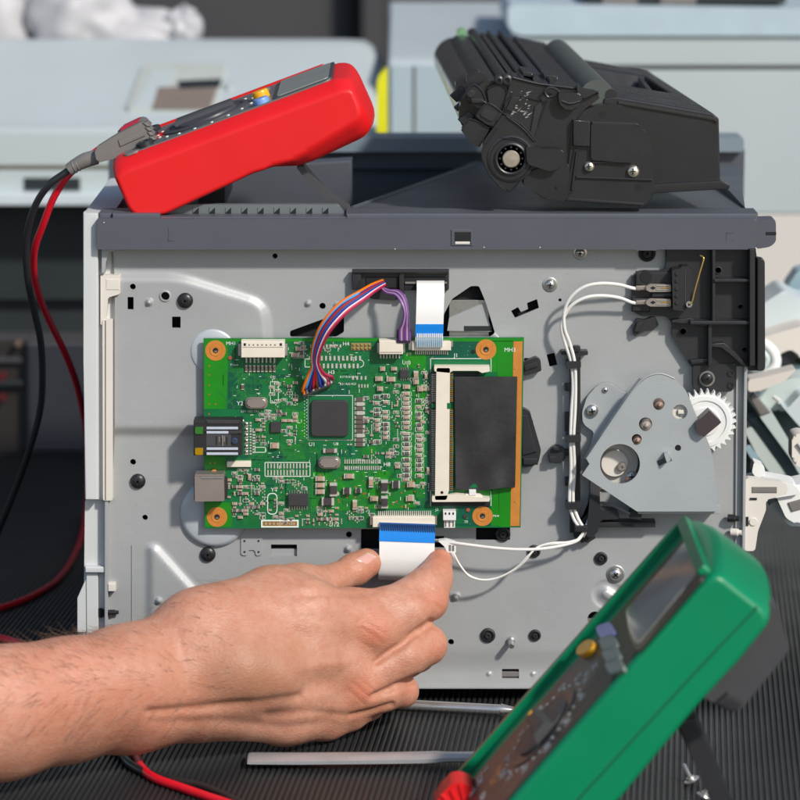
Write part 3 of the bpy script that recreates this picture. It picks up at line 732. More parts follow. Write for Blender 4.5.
# mounting rings
for x,y in ((215.5,350.5),(217,517),(486,349.5),(482.5,516)):
    mb=MB(); mb.lathe_px(x,y,DB,[(10.3,0),(10.2,.5),(6.6,.5),(6.4,.3),(5.8,.3),(5.6,.9),(3.4,.9),(2.7,.6)],M_copper,32); mb.cyl(x,y,2.75,DB,DB+.75,M_void,18,0); mb.prism([(x-1.6,y+.4),(x+1.8,y),(x+1.2,y+1.8),(x-.8,y+2)],DB+.5,DB+.95,M_zinc,0)  # dark disc and zinc sliver stand in for the shaded hole and its glint
    mb.build('mounting_ring',board)
# silkscreen
mb=MB()
def sl(x0,y0,x1,y1,w=.6): sheet(mb,[(x0,y0-w/2),(x1,y0-w/2),(x1,y0+w/2),(x0,y0+w/2)] if abs(y1-y0)<.01 else [(x0-w/2,y0),(x0+w/2,y0),(x0+w/2,y1),(x0-w/2,y1)],DB+.42,M_silk)
def sbox(x0,y0,x1,y1,w=.6): sl(x0,y0,x1,y0,w); sl(x0,y1,x1,y1,w); sl(x0,y0,x0,y1,w); sl(x1,y0,x1,y1,w)
for t,x,y,h,r in (('MH1',231,343.5,3.6,0),('MH3',510,350,4.2,0),('MH4',496,516,2.2,0),('Y2',240,403.5,4.2,0),('Y4',274,490,4.2,0),('U1',312,444.5,4,0),('H3',331.5,372.5,4,0),('H4',346,344,4,0),('H8',387,464.5,4.2,0),('U10',406.5,363,3.6,0),('J1',456,355.5,4,0),('U12',334,524.5,4.6,0),('J2',437,509.5,3,0),('U8',336,444,3,0),('TN1',233,365,2.2,0),('C41',273,377,2.4,0),('R17 R18 R19',348,377,2.2,0),('R21 R22 R23',348,384,2.2,0),('C80 L6',360,460,2.2,0),('TP',466,522,2.6,0),('CR1 CR2 CR3',250,411.5,2.2,0),('R60',374,444,2.4,0),('J10',409,354,2.6,0),('U7',252,430,2.4,0)):
    mb.text(t,x,y,DB+.42,h,M_silk,r,.06)
sbox(308,395.5,352.6,440,.5); sbox(265,462.5,310,476.3,.7); sbox(270.5,381.5,278.3,403,.5); sl(430.6,358.6,430.6,506); sl(430.6,358.6,491,358.6); sl(491,358.6,491,372); sl(491,491,491,506)
sbox(255,447.3,265.3,452.3,.6); sl(305,359,310,359); sl(305,367,310,367); sl(305,359,305,367)
for k in range(9):
    a0=-math.pi/2+math.pi*k/9; a1=-math.pi/2+math.pi*(k+1)/9
    for cx,cy,r in ((360,363.5,4),):
        mb.prism([(cx+r*math.cos(a0),cy+r*math.sin(a0)),(cx+(r-.6)*math.cos(a0),cy+(r-.6)*math.sin(a0)),(cx+(r-.6)*math.cos(a1),cy+(r-.6)*math.sin(a1)),(cx+r*math.cos(a1),cy+r*math.sin(a1))][::-1],DB+.3,DB+.42,M_silk,0)
pill=rpoly([(267.2,493),(277.4,493),(277.4,514.6),(267.2,514.6)],5.1,6); pin=rpoly([(268,493.9),(276.6,493.9),(276.6,513.7),(268,513.7)],4.3,6)
for k in range(len(pill)):
    j=(k+1)%len(pill); mb.prism([pill[k],pill[j],pin[j],pin[k]],DB+.3,DB+.42,M_silk,0)
for i in range(26): # dotted outline left of the big chip
    mb.cyl(304.5+(i%2)*2.2,398+i*1.6,.45,DB+.3,DB+.42,M_silk,6,0)
for i in range(330):   # small reference marks
    x,y=rnd.uniform(232,425),rnd.uniform(345,522)
    if blocked(x,y): continue
    w_=rnd.uniform(1,4)
    if rnd.random()<.5: sl(x,y,x+w_,y,.45)
    else: sl(x,y,x,y+w_,.45)
mb.build('silkscreen',board,smooth=False)

# --- surface-mount parts: individual resistors and capacitors, plus the fine remainder
counts={'resistor':0,'capacitor':0,'solder':0}
rest=MB()
def smd(x,y,L,W,hor,kind,h=2.2):
    """two solder pads and a body"""
    body={'resistor':M_res,'capacitor':M_cap,'tantalum':M_elec}[kind]
    big = L>=5 and counts['resistor' if kind=='resistor' else 'capacitor']<95
    m_=MB() if big else rest
    l2,w2=L/2,W/2; bx_=L*.5
    def bb(u0,v0,u1,v1,d0,d1,mt,b): 
        if hor: m_.box(x+u0,y+v0,x+u1,y+v1,d0,d1,mt,b,1)
        else: m_.box(x+v0,y+u0,x+v1,y+u1,d0,d1,mt,b,1)
    for s_ in (-1,1): bb(min(s_*l2,s_*bx_*.55),-w2,max(s_*l2,s_*bx_*.55),w2,DB,DB+h*.75,M_solder,.3 if big else 0)
    bb(-bx_*.6,-w2*.92,bx_*.6,w2*.92,DB,DB+h,body,.3 if big else 0)
    if big:
        n='resistor' if kind=='resistor' else 'capacitor'; counts[n]+=1; m_.build(n,board)
def padrow(x,y,n,dx_,dy_,w,h):
    for k in range(n):
        if y+k*dy_+h/2>526.5: continue
        rest.box(x+k*dx_-w/2,y+k*dy_-h/2,x+k*dx_+w/2,y+k*dy_+h/2,DB+.1,DB+.7,M_solder,0)
# hand-placed larger ones
for x,y,L,W,hr,kd,h in ((320,479,9.5,4.6,1,'capacitor',4),(320,485.5,9.5,4.6,1,'capacitor',4),(320,492,9.5,4.6,1,'capacitor',4),(333.3,490,13,7.4,0,'tantalum',7),(349,476.5,10.5,4.6,1,'capacitor',4),(347,491.5,8,6,1,'tantalum',6),(327.8,502,12.5,7.6,1,'tantalum',7),(354.8,505,9.6,4.8,0,'capacitor',4),(358.5,491,6,4.4,1,'tantalum',5),(371,482.5,10.5,4.8,0,'capacitor',4),(384.5,487,12.6,7,0,'tantalum',8),(374.2,499,7.8,4.6,1,'capacitor',5),(384.5,502.5,12,6.8,0,'tantalum',8),(396,485,8,7,1,'tantalum',6),(411,485,8,5,1,'capacitor',5),(410,499,8.6,4.8,1,'capacitor',4),
    (330,451,14,4,1,'resistor',4),(391,379.5,9,4.6,1,'capacitor',4),(379,379,7.5,4.4,1,'capacitor',4),(382.5,369,5.2,4.4,1,'capacitor',3),(394,369,6,3.6,1,'capacitor',3),(416,375,7.5,5,0,'capacitor',4),(416,382,5.5,5,1,'capacitor',4),(406.5,387,7.5,4.2,1,'capacitor',4),(420,389,5.4,5.4,1,'capacitor',4),(380,389,6,4.4,1,'capacitor',4),(298.5,349,6,4,1,'capacitor',3),(295,355,8,4.4,1,'capacitor',3),(304,348,5,4,0,'capacitor',3),(242.5,387,6,3,0,'resistor',2),(274.5,446,9,5.4,1,'capacitor',5),(240.5,481.5,5.2,3.2,0,'resistor',3),(249.5,477,6,3.4,0,'capacitor',3),(426,376.5,5,3,0,'capacitor',3),(426.5,410,5,3,0,'resistor',3),(428,470,5,3,0,'capacitor',3)):
    smd(x,y,L,W,hr,kd,h)
# columns of parts left and right of the memory socket and chip
silk2=MB()
def fine(x0,y0,x1,y1,w=.38):
    if y1>526.5: return
    for a,b_,c_,d_ in ((x0,y0,x1,y0+w),(x0,y1-w,x1,y1),(x0,y0,x0+w,y1),(x1-w,y0,x1,y1)): sheet(silk2,[(a,b_),(c_,b_),(c_,d_),(a,d_)],DB+.4,M_silk)
for x,y0,y1,W in ((406.5,394,480,6.6),(419.5,401,480,5.4),(377.5,397,446,5),(385.5,396,446,5.4)):
    y=y0
    while y<y1:
        if rnd.random()<.86: fine(x-W/2-1.6,y-2.2,x+W/2+1.6,y+2.2); smd(x+rnd.uniform(-.4,.4),y,W+rnd.uniform(-.6,.6),2.7,1,rnd.choice(('resistor','capacitor','capacitor')),rnd.uniform(2,3.6))
        y+=rnd.choice((4.6,4.6,5.4,6.4))
y=398
while y<447: rest.box(354.6,y,365,y+3,DB,DB+.6,M_solder,0); rest.box(356.6,y-.3,363,y+3.4,DB,DB+2,M_res if rnd.random()<.6 else M_solder,0); padrow(351,y+1.5,2,-3,0,2,1.2); y+=4.5
for x0,y0,n,dx_,dy_,w,h in ((317.5,358.3,11,4.25,0,2,4.6),(319.5,366,10,4.25,0,2,4.6),(353,378,4,4.2,0,1.7,3.6),(359,386,4,2.9,0,1.3,3.4),(345,461.6,17,2.2,0,1.1,4.2),(345,468,17,2.2,0,1.1,4.0),(320,346,7,3.4,0,1.7,3),(254,432,8,0,2.9,3,1.6),(246.6,423,12,0,2.8,3.4,1.7),(250.6,423,12,0,2.8,2,1.5)): padrow(x0,y0,n,dx_,dy_,w,h)
for k in range(13): # open footprint with two pad rows
    x=268+k*3.2; rest.box(x-.7,463.5,x+.7,468.4,DB+.1,DB+.6,M_solder,0); rest.box(x-.7,470,x+.7,475.4,DB+.1,DB+.6,M_solder,0)
for k in range(8): # column under the white connector
    x=246.2+k*4; smd(x,368.7,7,2.5,0,'resistor',2.4)
# dense clusters at the lower left and around the small chips
OCC=set()
def cluster(x0,y0,x1,y1,n,big=.25):
    hor=rnd.random()<.5
    for _ in range(int(n*1.6)):
        x,y=x0+round(rnd.uniform(0,x1-x0)/5.6)*5.6,y0+round(rnd.uniform(0,y1-y0)/3.4)*3.4
        if x>x1 or y>y1 or (round(x),round(y)) in OCC: continue
        for ox in range(-3,4):
            for oy in range(-1,2): OCC.add((round(x)+ox,round(y)+oy))
        if rnd.random()<.12: hor=not hor
        if rnd.random()<.25: padrow(x,y,rnd.randint(3,6),1.9 if rnd.random()<.5 else 0,1.9,1.0,1.4)
        elif rnd.random()<big: smd(x,y,5.2,2.8,True,rnd.choice(('resistor','capacitor')),2.4)
        else:
            if rnd.random()<.5: fine(x-3,y-1.6,x+3,y+1.6,.3)
            smd(x,y,rnd.choice((3.2,4.0)),1.8,True if rnd.random()<.8 else False,rnd.choice(('resistor','capacitor','capacitor')),1.6)
cluster(229,470,264,520,58); cluster(280,516,342,524,20,.1); cluster(320,508,342,522,14,.1); cluster(284,383,300,406,13); cluster(262,408,282,420,9); cluster(284,414,300,446,13); cluster(258,420,268,446,10); cluster(296,343,316,358,8); cluster(322,343,344,352,7); cluster(276,478,306,490,12,.1); cluster(392,372,404,470,13,.1); cluster(366,398,374,448,12); cluster(372,476,418,508,9,.1); cluster(413,366,428,395,8); cluster(344,508,376,520,10,.1); cluster(272,384,280,402,5,.1); cluster(366,450,396,458,8,.1); cluster(270,500,288,518,8,.1); cluster(396,392,401,480,14,.1); cluster(423,385,429,498,14,.1)
o=rest.build('solder_pad',board,smooth=False); stuff(o); silk2.build('part_outline',board,smooth=False)

# --- bigger components
def chip(x0,y0,x1,y1,h,pins=None,n=8,name='chip',ch=2,pl=2.4):
    m_=MB(); m_.prism(rpoly([(x0,y0),(x1,y0),(x1,y1),(x0,y1)],ch,3),DB+.5,DB+h,M_chip,.7)
    if pins=='v':
        for k in range(n):
            x=x0+(k+.5)*(x1-x0)/n
            for s_,y in ((-1,y0),(1,y1)): m_.box(x-.55,min(y,y+s_*pl),x+.55,max(y,y+s_*pl),DB+.1,DB+1.2,M_zinc,.2,1)
    m_.cyl(x0+2.5,y1-2.5,.7,DB+h-.2,DB+h+.05,M_greydark,10,0)
    return m_.build(name,board)
mb=MB(); mb.box(308.6,397,352.2,439.6,DB,DB+1.6,M_pcb,.4); mb.prism(rpoly([(311,400.5),(348.4,400.5),(348.4,436.6),(311,436.6)],4.5,3),DB+1.5,DB+5,M_chip,1.0); mb.build('processor_chip',board)
chip(270.6,422,281,432.5,3,None,0,'chip',.6); chip(288.3,494.3,308.2,506,4.5,'v',8,'chip',.6,4); chip(400,370.4,409,377.6,4,'v',4,'chip',.5,3)
mb=MB()
for x0,y0,x1,y1 in ((245,397.4,267.6,409),(318.2,456.8,340.6,468.6)):
    mb=MB(); mb.prism(rpoly([(x0,y0),(x1,y0),(x1,y1),(x0,y1)],5.7,7),DB+.3,DB+3,M_tin,.5); mb.prism(rpoly([(x0+1.4,y0+1.4),(x1-1.4,y0+1.4),(x1-1.4,y1-1.4),(x0+1.4,y1-1.4)],4.4,7),DB+2,DB+8,M_tin,1.4,3); mb.build('crystal',board)
# white pin connector
mb=MB(); mb.box(241,341.5,284.6,357.8,DB+.2,DB+14,M_sock,.8); mb.box(243.5,343.2,246,346,DB+13,DB+14.15,M_void,.2); mb.box(279.5,343.2,282,346,DB+13,DB+14.15,M_void,.2)
for k in range(7): mb.box(248.5+k*4.3,344.4,249.8+k*4.3,345.6,DB+13,DB+14.12,M_void,0)
mb.box(242.5,347,283,347.5,DB+13,DB+14.1,M_greymid,0)
for s_,x in ((-1,241),(1,284.6)): mb.box(min(x,x+s_*3),344,max(x,x+s_*3),356,DB+.2,DB+3,M_zinc,.3)
for k in range(8): mb.box(245.6+k*4,357.5,247.2+k*4,363,DB+.2,DB+1.6,M_solder,.2)
mb.build('pin_connector',board)
mb=MB(); mb.box(379,340.5,403,354.5,DB+.2,DB+13,M_sock,.8); mb.box(377,343,379.2,353,DB+.2,DB+4,M_zinc,.3); mb.box(403,343,405,353,DB+.2,DB+4,M_zinc,.3)
mb.box(380,352,402,352.7,DB+12,DB+13.1,M_greymid,0)
for k in range(7): mb.box(380+k*3.1,354.3,381.3+k*3.1,358.5,DB+.2,DB+1.4,M_solder,.2)
mb.build('pin_connector',board)
# flat-cable sockets
mb=MB(); mb.box(412,341.5,451,350.6,DB+.2,DB+7,M_sock,.7); mb.box(408.5,341,412.5,350,DB+.2,DB+5,M_zinc,.3); mb.box(450,341,453,347,DB+.2,DB+5,M_tin,.3)
for k in range(17): mb.box(415+k*2,350,416+k*2,354.5,DB+.2,DB+1.4,M_solder,0)
mb.build('flat_cable_socket',board)
mb=MB(); mb.box(372.5,517,435,527.5,DB+.2,DB+7,M_sock,.7); mb.box(370,516.5,373.5,525,DB+.2,DB+5,M_tin,.3); mb.box(434,516.5,437,525,DB+.2,DB+5,M_tin,.3)
for k in range(27): mb.box(378+k*2,511,379.1+k*2,517.2,DB+.2,DB+1.5,M_solder,0)
mb.build('flat_cable_socket',board)
mb=MB(); mb.box(443,511.5,456,520.5,DB+.2,DB+12,M_white,.6); mb.box(444,519,455,528,DB+.2,DB+8,M_white,.5)
for x in (445.6,449.4,453.2): mb.box(x-.8,512.3,x+.8,514.8,DB+11,DB+12.15,M_void,0); mb.box(x-.9,521,x+.9,527,DB+7,DB+8.2,M_tin,.1)
mb.build('small_connector',board)
# gold header, open header
mb=MB(); mb.box(351,343,371,350.5,DB+.2,DB+1,mat('header_base',(.25,.22,.10),.5),.2)
for k in range(5):
    for j in range(2): mb.box(352.4+k*4,344+j*3.4,354.6+k*4,346.2+j*3.4,DB+.8,DB+2,M_gold,.2)
mb.build('pin_header',board)
mb=MB()
for x0,y0,x1,y1 in ((261,520,298.6,521.4),(261,526.2,298.6,527.6),(261,521.4,262.6,526.2),(297,521.4,298.6,526.2)): mb.box(x0,y0,x1,y1,DB+.1,DB+.9,M_silk,.1)
mb.box(262.6,521.4,297,526.2,DB+.1,DB+.5,M_gold,0)
for k in range(8): mb.cyl(265.8+k*4,523.8,1.35,DB+.3,DB+.9,M_cap,12,0)
mb.build('pin_header',board)
mb=MB(); mb.box(227,461.5,251,467.2,DB+.2,DB+5,M_sock,.5); mb.box(226.5,462,228.5,467,DB+.2,DB+4,M_zinc,.2); mb.build('switch_bar',board)
# network jack
mb=MB(); D1=DB+22
mb.box(193.5,421,242,455.5,DB,D1,M_blackmatte,.8)
for y in (427.0,431.3,447.6,452.6): mb.box(206.5,y,238,y+2.5,D1-1,D1+1.2,mat('jack_metal',(.62,.68,.78),.35,.35,.06,200),.3)
mb.box(206,434.5,231,446.5,D1-.5,D1+.4,M_greydark,.4); mb.box(228.5,430.8,241.5,433.6,D1,D1+1.6,M_chip,.3); mb.box(222,435.5,223.2,446,D1,D1+.9,M_tin,.1)
for k in range(5): mb.box(216+k*2.6,436+(k%3),217+k*2.6,445-(k%2)*3,D1+.2,D1+.9,M_tin if k%2 else M_void,.1)
mb.prism([(206,420.5),(240,420.5),(239,424),(207,424)],D1-3,D1+.8,M_chip,.4)
jack=mb.build('network_jack',board)
for y,m_ in ((427,mat('green_lamp_plastic',(.03,.16,.02),.3)),(448,mat('amber_lamp_plastic',(.34,.19,.0),.3))):
    mb=MB(); mb.prism(rpoly([(195,y),(203,y),(203,y+7),(195,y+7)],1),DB+4,D1+1.2,m_,.5); mb.prism([(203,y+1.5),(206.5,y+2),(206.5,y+4.6),(203,y+5.4)],D1-2,D1+.9,M_blackmatte,.3); mb.build('lamp',jack)
mb=MB(); mb.cyl(234.5,441,3.1,D1-1,D1+1.4,mat('blue_capacitor',(.02,.07,.20),.35),18,.6); mb.cyl(234.5,441,2.2,D1,D1+1.7,M_chip,16,.2); mb.build('capacitor',board)
mb=MB()
for k in range(34): 
    a=rnd.uniform(204,243); mb.sphere(P(a,420+rnd.uniform(-2.5,1.4),DB+.8),rnd.uniform(.6,1.6),rnd.choice((M_solder,M_solder,M_pour,M_zinc)),(1,.6,1),8,6)
for k in range(6): mb.sphere(P(246.5,424+k*5.6,DB+1),1.7,M_zinc,(1,.6,1),8,6)
mb.build('solder_joint',board)
# usb socket
mb=MB(); D2=DB+20
mb.prism(rpoly([(194.5,474.5),(223.8,474.5),(224.3,501.2),(194.8,501.5)],1),DB,D2,M_tin,.9); mb.box(201,477.2,223,479.2,D2-.2,D2+.35,M_zinc,.2); mb.box(195,475,224,476,D2-.2,D2+.5,M_tin,.2); mb.box(194,476,195,500,DB+4,D2-3,M_void,.2); mb.prism([(224,478),(227,480),(227,498),(224,500)],DB,DB+12,M_blackmatte,.4)
mb.build('usb_socket',board)
mb=MB(); mb.cyl(214,472.2,2.9,DB+.1,DB+4,M_copper,16,.6); mb.build('solder_dot',board)
for x,y,m_ in ((230,358,mat('red_dot',(.35,.07,.05),.5)),(468,510,MATS['red_dot']),(465,516.5,M_chip),(473.5,351.5,M_blackscrew)):
    mb=MB(); mb.cyl(x,y,2,DB+.1,DB+1.2,m_,14,.3); mb.build('test_point',board)
# memory socket
mb=MB(); D3=DB+10
mb.prism(rpoly([(436.5,368),(450,368),(449,490),(446.5,500),(435,500)],.8),DB,D3,M_sock,.8)
mb.prism(rpoly([(434,366.3),(489.5,366.5),(490,371.5),(482,373),(478,370.8),(452,370.8),(450,373),(434.5,371.5)],.8),DB,D3,M_sock,.7)
mb.prism(rpoly([(432,496),(447,495.5),(456,494),(470,496),(476,497),(490,498.3),(489.5,501.6),(432,502)],.8),DB,D3,M_sock,.7)
mb.box(430.5,373,437,490,DB,DB+4.5,M_chip,.3); mb.box(446,371,453.5,494,DB,DB+4,M_pcb,.2)
mb.box(432,502,490,506,DB,DB+2.5,M_blackmatte,.3); mb.box(450,373,480,376,DB,DB+3,M_blackmatte,.3)
mb.cyl(442,492.5,1.5,D3-1,D3+.3,M_void,10,0); mb.box(447,403,450.5,409,DB,D3+.3,M_pcb,.3); mb.box(431.5,404,436,408,DB,DB+6,M_pcb,.3)
mb.box(469,490,476,495.5,DB,D3-1,M_white,.5); mb.prism([(462,497),(466,494),(480,494.5),(484,497.8)],DB,D3-2,M_sock,.5)
msk=mb.build('memory_socket',board)
mb=MB()
y=374
while y<490:
    if not 402<y<409: mb.box(431.6,y,437.4,y+.85,DB+4,DB+5.6,M_zinc,0); mb.box(446.8,y,453,y+.95,DB+3.5,D3-1,M_gold if int(y)%3 else M_zinc,0)
    y+=1.9
o=mb.build('socket_pin',msk,smooth=False); stuff(o)
# black film lying over the memory module
mb=MB(); nx_,ny_=26,42; vs=[]
for j in range(ny_+1):
    for i in range(nx_+1):
        u,v=i/nx_,j/ny_
        x=454.5+u*(517.3-454.5)-v*1.2*(1-u)*-1-u*v*2.2; y=376.6+v*(489-376.6)+(1.6*math.sin(u*5)*(v>.95))
        d=DB+8+1.6*math.sin(u*4.2+v*3.1)*math.sin(v*7.5+u*2)+1.0*math.sin(v*15+u*7)*u+1.2*math.sin(u*9-v*4)*v
        vs.append((x,y,d))
fs=[(j*(nx_+1)+i,(j+1)*(nx_+1)+i,(j+1)*(nx_+1)+i+1,j*(nx_+1)+i+1) for j in range(ny_) for i in range(nx_)]
b_,f_=mb.faces([P(*v) for v in vs],fs,M_film)
g=bmesh.ops.extrude_face_region(mb.bm,geom=f_); bmesh.ops.translate(mb.bm,verts=[v for v in g['geom'] if isinstance(v,bmesh.types.BMVert)],vec=(0,.8*S,0))
mb.build('black_film',board,angle=60)
mb=MB(); mb.box(455,379,514,488,DB+.3,DB+5.5,M_pcb,.5); mb.build('memory_module',board)

# ------------------------------------------------------------------ cables
# ribbon at the top
rb=thing('ribbon_cable','white ribbon cable with blue end hanging from the black guide above the board','ribbon cable',P(430,346,DB+8))
pts=[P(*q) for q in ((430.5,281,6),(430.5,284,14),(430.6,291,21),(430.3,300,25),(430,312,27),(429.6,324,27),(429.4,330,26.5),(429.3,336,26),(429.2,340,25.6),(429,347,23))]
ps,_=spline(pts,5)
mb=MB(); mb.strip(ps,Vector((13.6*S,0,0)),.9,lambda k:M_ffc); mb.build('flat_cable',rb)
mb=MB(); tp=[p+Vector((0,-.8*S,0)) for p in ps[25:36]]; mb.strip(tp,Vector((13.75*S,0,0)),.5,lambda k:M_ffcblue)
for k in range(14): mb.box(416.8+k*1.9,333.5,417.9+k*1.9,337.4,27.0,27.65,M_ffc,0)
mb.build('blue_tape',rb)
mb=MB()
for k in range(14): mb.box(416.8+k*1.9,338,417.9+k*1.9,347.3,25.0,27.2-.2,mat('ribbon_trace',(.45,.62,.75),.3,.3),0)
mb.build('ribbon_trace',rb)
# ribbon at the bottom
rb2=thing('ribbon_cable','wide white ribbon cable with blue end pinched between thumb and finger','ribbon cable',P(407,575,DB+10))
pts=[P(*q) for q in ((407.5,523,DB+8),(407.3,531,DB+10),(407,540,DB+11.5),(407,552,DB+12.5),(406.6,564,DB+12),(406,575,DB+8),(405.5,580,DB-2),(405.6,577,DB-10),(406,560,DB-13))]
ps,_=spline(pts,6)
wv=Vector((27.6*S,0,-1.0*S))
mb=MB(); mb.strip(ps,wv,1.0,lambda k:M_ffc); mb.build('flat_cable',rb2)
mb=MB(); tp=[p+Vector((0,-.9*S,0)) for p in ps[0:14]]; mb.strip(tp,wv*1.01,.5,lambda k:M_ffcdark if k<6 else M_ffcblue)
for k in range(24): mb.box(381.6+k*2.28,523.5+k*.08,382.5+k*2.28,531.2+k*.08,DB+10.4,DB+11.5,mat('tape_line',(.003,.05,.17),.4),0)
mb.build('blue_tape',rb2)
# coloured wire bundle
wh=thing('wire_harness','bundle of thin rainbow coloured wires arching down to a small plug on the board','wire harness',P(318,388,DB))
wc={'orange':(.72,.16,.005),'blue':(.02,.06,.42),'red':(.42,.006,.02),'brown':(.16,.04,.015),'skyblue':(.06,.30,.62),'white':(.72,.70,.70),'pink':(.60,.08,.14),'violet':(.12,.03,.26),'crimson':(.36,.01,.06),'navy':(.01,.02,.16)}
ends=[('orange',303,392),('skyblue',306.5,389),('navy',309.5,391),('red',313,388.5),('brown',316.5,387),('blue',320,386.5),('navy',323,384),('white',325,383),('pink',327.5,381),('crimson',332,380)]
for i,(cn,ex,ey) in enumerate(ends):
    t=(i-4.5)/4.5
    mid=[(384+t*1.2,282.5+t*2.2,5),(374+t*2,287.5+t*3,24),(361+t*3,296+t*3.6,42),(343+t*4.0,308+t*4.2,52),(327+t*4.2,326+t*3.4,54),(318.5+t*4.0,343+t*2,48),(315+t*3.2,358+t*1,40),(316+t*3.6,367+t*.5,36)]
    if cn in('skyblue','violet'): mid[0]=(374,284,5); mid[1]=(365,289,22)
    p=[P(*q) for q in mid]+[P(316+(ex-316)*.55,374,32),P(ex,ey-3,DB+12),P(ex,ey,DB+7)]
    mb=MB(); mb.tube(p,1.55,mat('wire_'+cn,wc[cn],.4,0,.08,200),8,6); mb.build('wire',wh)
mb=MB(); c_,s_=math.cos(R(-21)),math.sin(R(-21))
q=[(301.5,391),(331.5,378.5),(334,384),(303.5,397.5)]
mb.prism(rpoly(q,1),DB+.5,DB+8,M_chip,.8)
for i in range(10):
    f=(i+.5)/10; x=302.5+f*30; y=394-f*12.6; mb.prism([(x-1,y-2.4),(x+1,y-3.2),(x+1.5,y+1),(x-.4,y+1.8)],DB+7,DB+8.6,mat('wire_'+ends[i][0],(0,0,0)) if i%2==0 else M_solder,.2)
mb.build('plug',wh)
# violet wires to the second connector
vh=thing('wire_harness','small bunch of violet wires looping down to a dark plug beside the upper ribbon cable','wire harness',P(404,342,DB))
for i in range(6):
    t=(i-2.5)/2.5
    p=[P(*q) for q in ((380+t,287+t,6),(388+t*2,291.5-t*1.4,22),(397+t*1.5,293-t*2,30),(403+t*2,300-t*2,36),(406+t*1.6,312,38),(405.5+t*2.6,322,36),(404.3+t*4.4,329,33),(404.3+t*4.6,340,30))]
    mb=MB(); mb.tube(p,1.3,mat('wire_mauve',(.17,.06,.24),.4) if i not in (1,4) else mat('wire_lilac',(.5,.36,.52),.4),8,6); mb.build('wire',vh)
mb=MB(); mb.prism(rpoly([(397,330),(411.5,330),(410,343.5),(396.5,343)],1),DB+8,DB+14,mat('plum_plug',(.03,.012,.035),.45),.7)
for i in range(6): mb.box(398.6+i*2.2,331+(i%2),399.8+i*2.2,341,DB+13.5,DB+14.5,M_solder if i in (1,4) else mat('wire_mauve',(0,0,0)),.1)
mb.build('plug',vh)
# white wires from the micro switch
wc1=thing('cable','pair of white wires curving from the black micro switch down the upright wire duct','cable',P(575,500,12))
A=[[(640,289,12),(632,288,14),(618,284.5,20),(600,283.5,24),(584,287,25),(571,297,24),(564.5,311,22),(564.5,328,20),(570,344,18),(574.5,362,18),(575.5,385,17),(575,410,16),(573.5,440,16),(574.5,470,15),(573,500,16),(577,516,18),(583.5,528,20)],
   [(640,303,12),(632,302.5,14),(620,298,19),(604,295.8,22),(588,297,24),(574,303.5,23),(566,313,21),(561.5,326,19),(565,343,17),(571,362,16),(573,385,16),(571.5,410,15),(570.5,440,15),(571,470,15),(569.5,500,15),(573,517,17),(580.5,529,20)]]
for p in A:
    mb=MB(); mb.tube([P(*q) for q in p],1.75,M_wire_white,10,7); mb.build('wire',wc1)
for y in (288,302.5):
    mb=MB(); mb.prism(rpoly([(650,y-4),(671,y-3.5),(671,y+4),(650,y+4),(646,y+2),(646,y-2)],1),15,19,M_tin,.7); mb.prism([(636,y-2),(647,y-2.6),(647,y+2.4),(636,y+2.2)],11,15.5,M_tin,.7)
    mb.box(656,y-2.6,669,y-1.6,18.6,19.5,M_zinc,.2); mb.box(656,y+1.5,669,y+2.5,18.6,19.5,M_zinc,.2); mb.prism([(650,y),(653,y-1.8),(656,y),(653,y+1.8)],18.5,19.3,M_void,.1); mb.box(661,y-.8,671,y+.6,18.6,19.3,M_gold,.1)
    mb.build('crimp_terminal',wc1)
wc2=thing('cable','slack pair of white wires sagging below the lower right corner of the board','cable',P(520,550,20))
B=[[(583,533,20),(578,540,22),(566,544.5,26),(545,548.5,30),(520,549.5,32),(495,548,32),(470,545,30),(455,543,27),(441,541,22),(430,540,8)],
   [(582,534,20),(575,541,24),(562,543,27),(545,545,28),(534,550,28),(524,562,28),(510,573,26),(495,578.5,26),(480,579.5,28),(467,574,28),(458,563,27),(452,553,26),(449.5,547,25)],
   [(584,531,20),(580,538,21),(568,542,25),(552,543,28),(538,547,30),(528,556,32),(516,568,30),(500,577,29),(485,580,29),(470,576.5,28.5),(460.5,566,28),(455,556,27),(451.5,548,25)]]
for i,p in enumerate(B):
    mb=MB(); mb.tube([P(*q) for q in p],1.6 if i==0 else 1.05,M_wire_white,10,7); mb.build('wire',wc2)
mb=MB(); mb.tube([P(583,537,20),P(592,522,16),P(598,506,14),P(603,503,14),P(616,507,20),P(630,514,26)],1.5,M_greymid,8,6); mb.tube([P(585,530,20),P(590,515,14),P(594,500,12),P(600,492,8)],1.6,MATS['galvanised_steel'],8,6); mb.build('wire',wc2)
mb=MB(); mb.prism(rpoly([(438,541),(446,540),(456,543),(456,553),(447,552.5),(445,547)],1),18,27,M_white,.7); mb.box(449,545,451,551,26,27.6,M_greymid,.1); mb.box(452.2,545.5,454.2,551,26,27.6,M_greymid,.1); mb.build('plug',wc2)
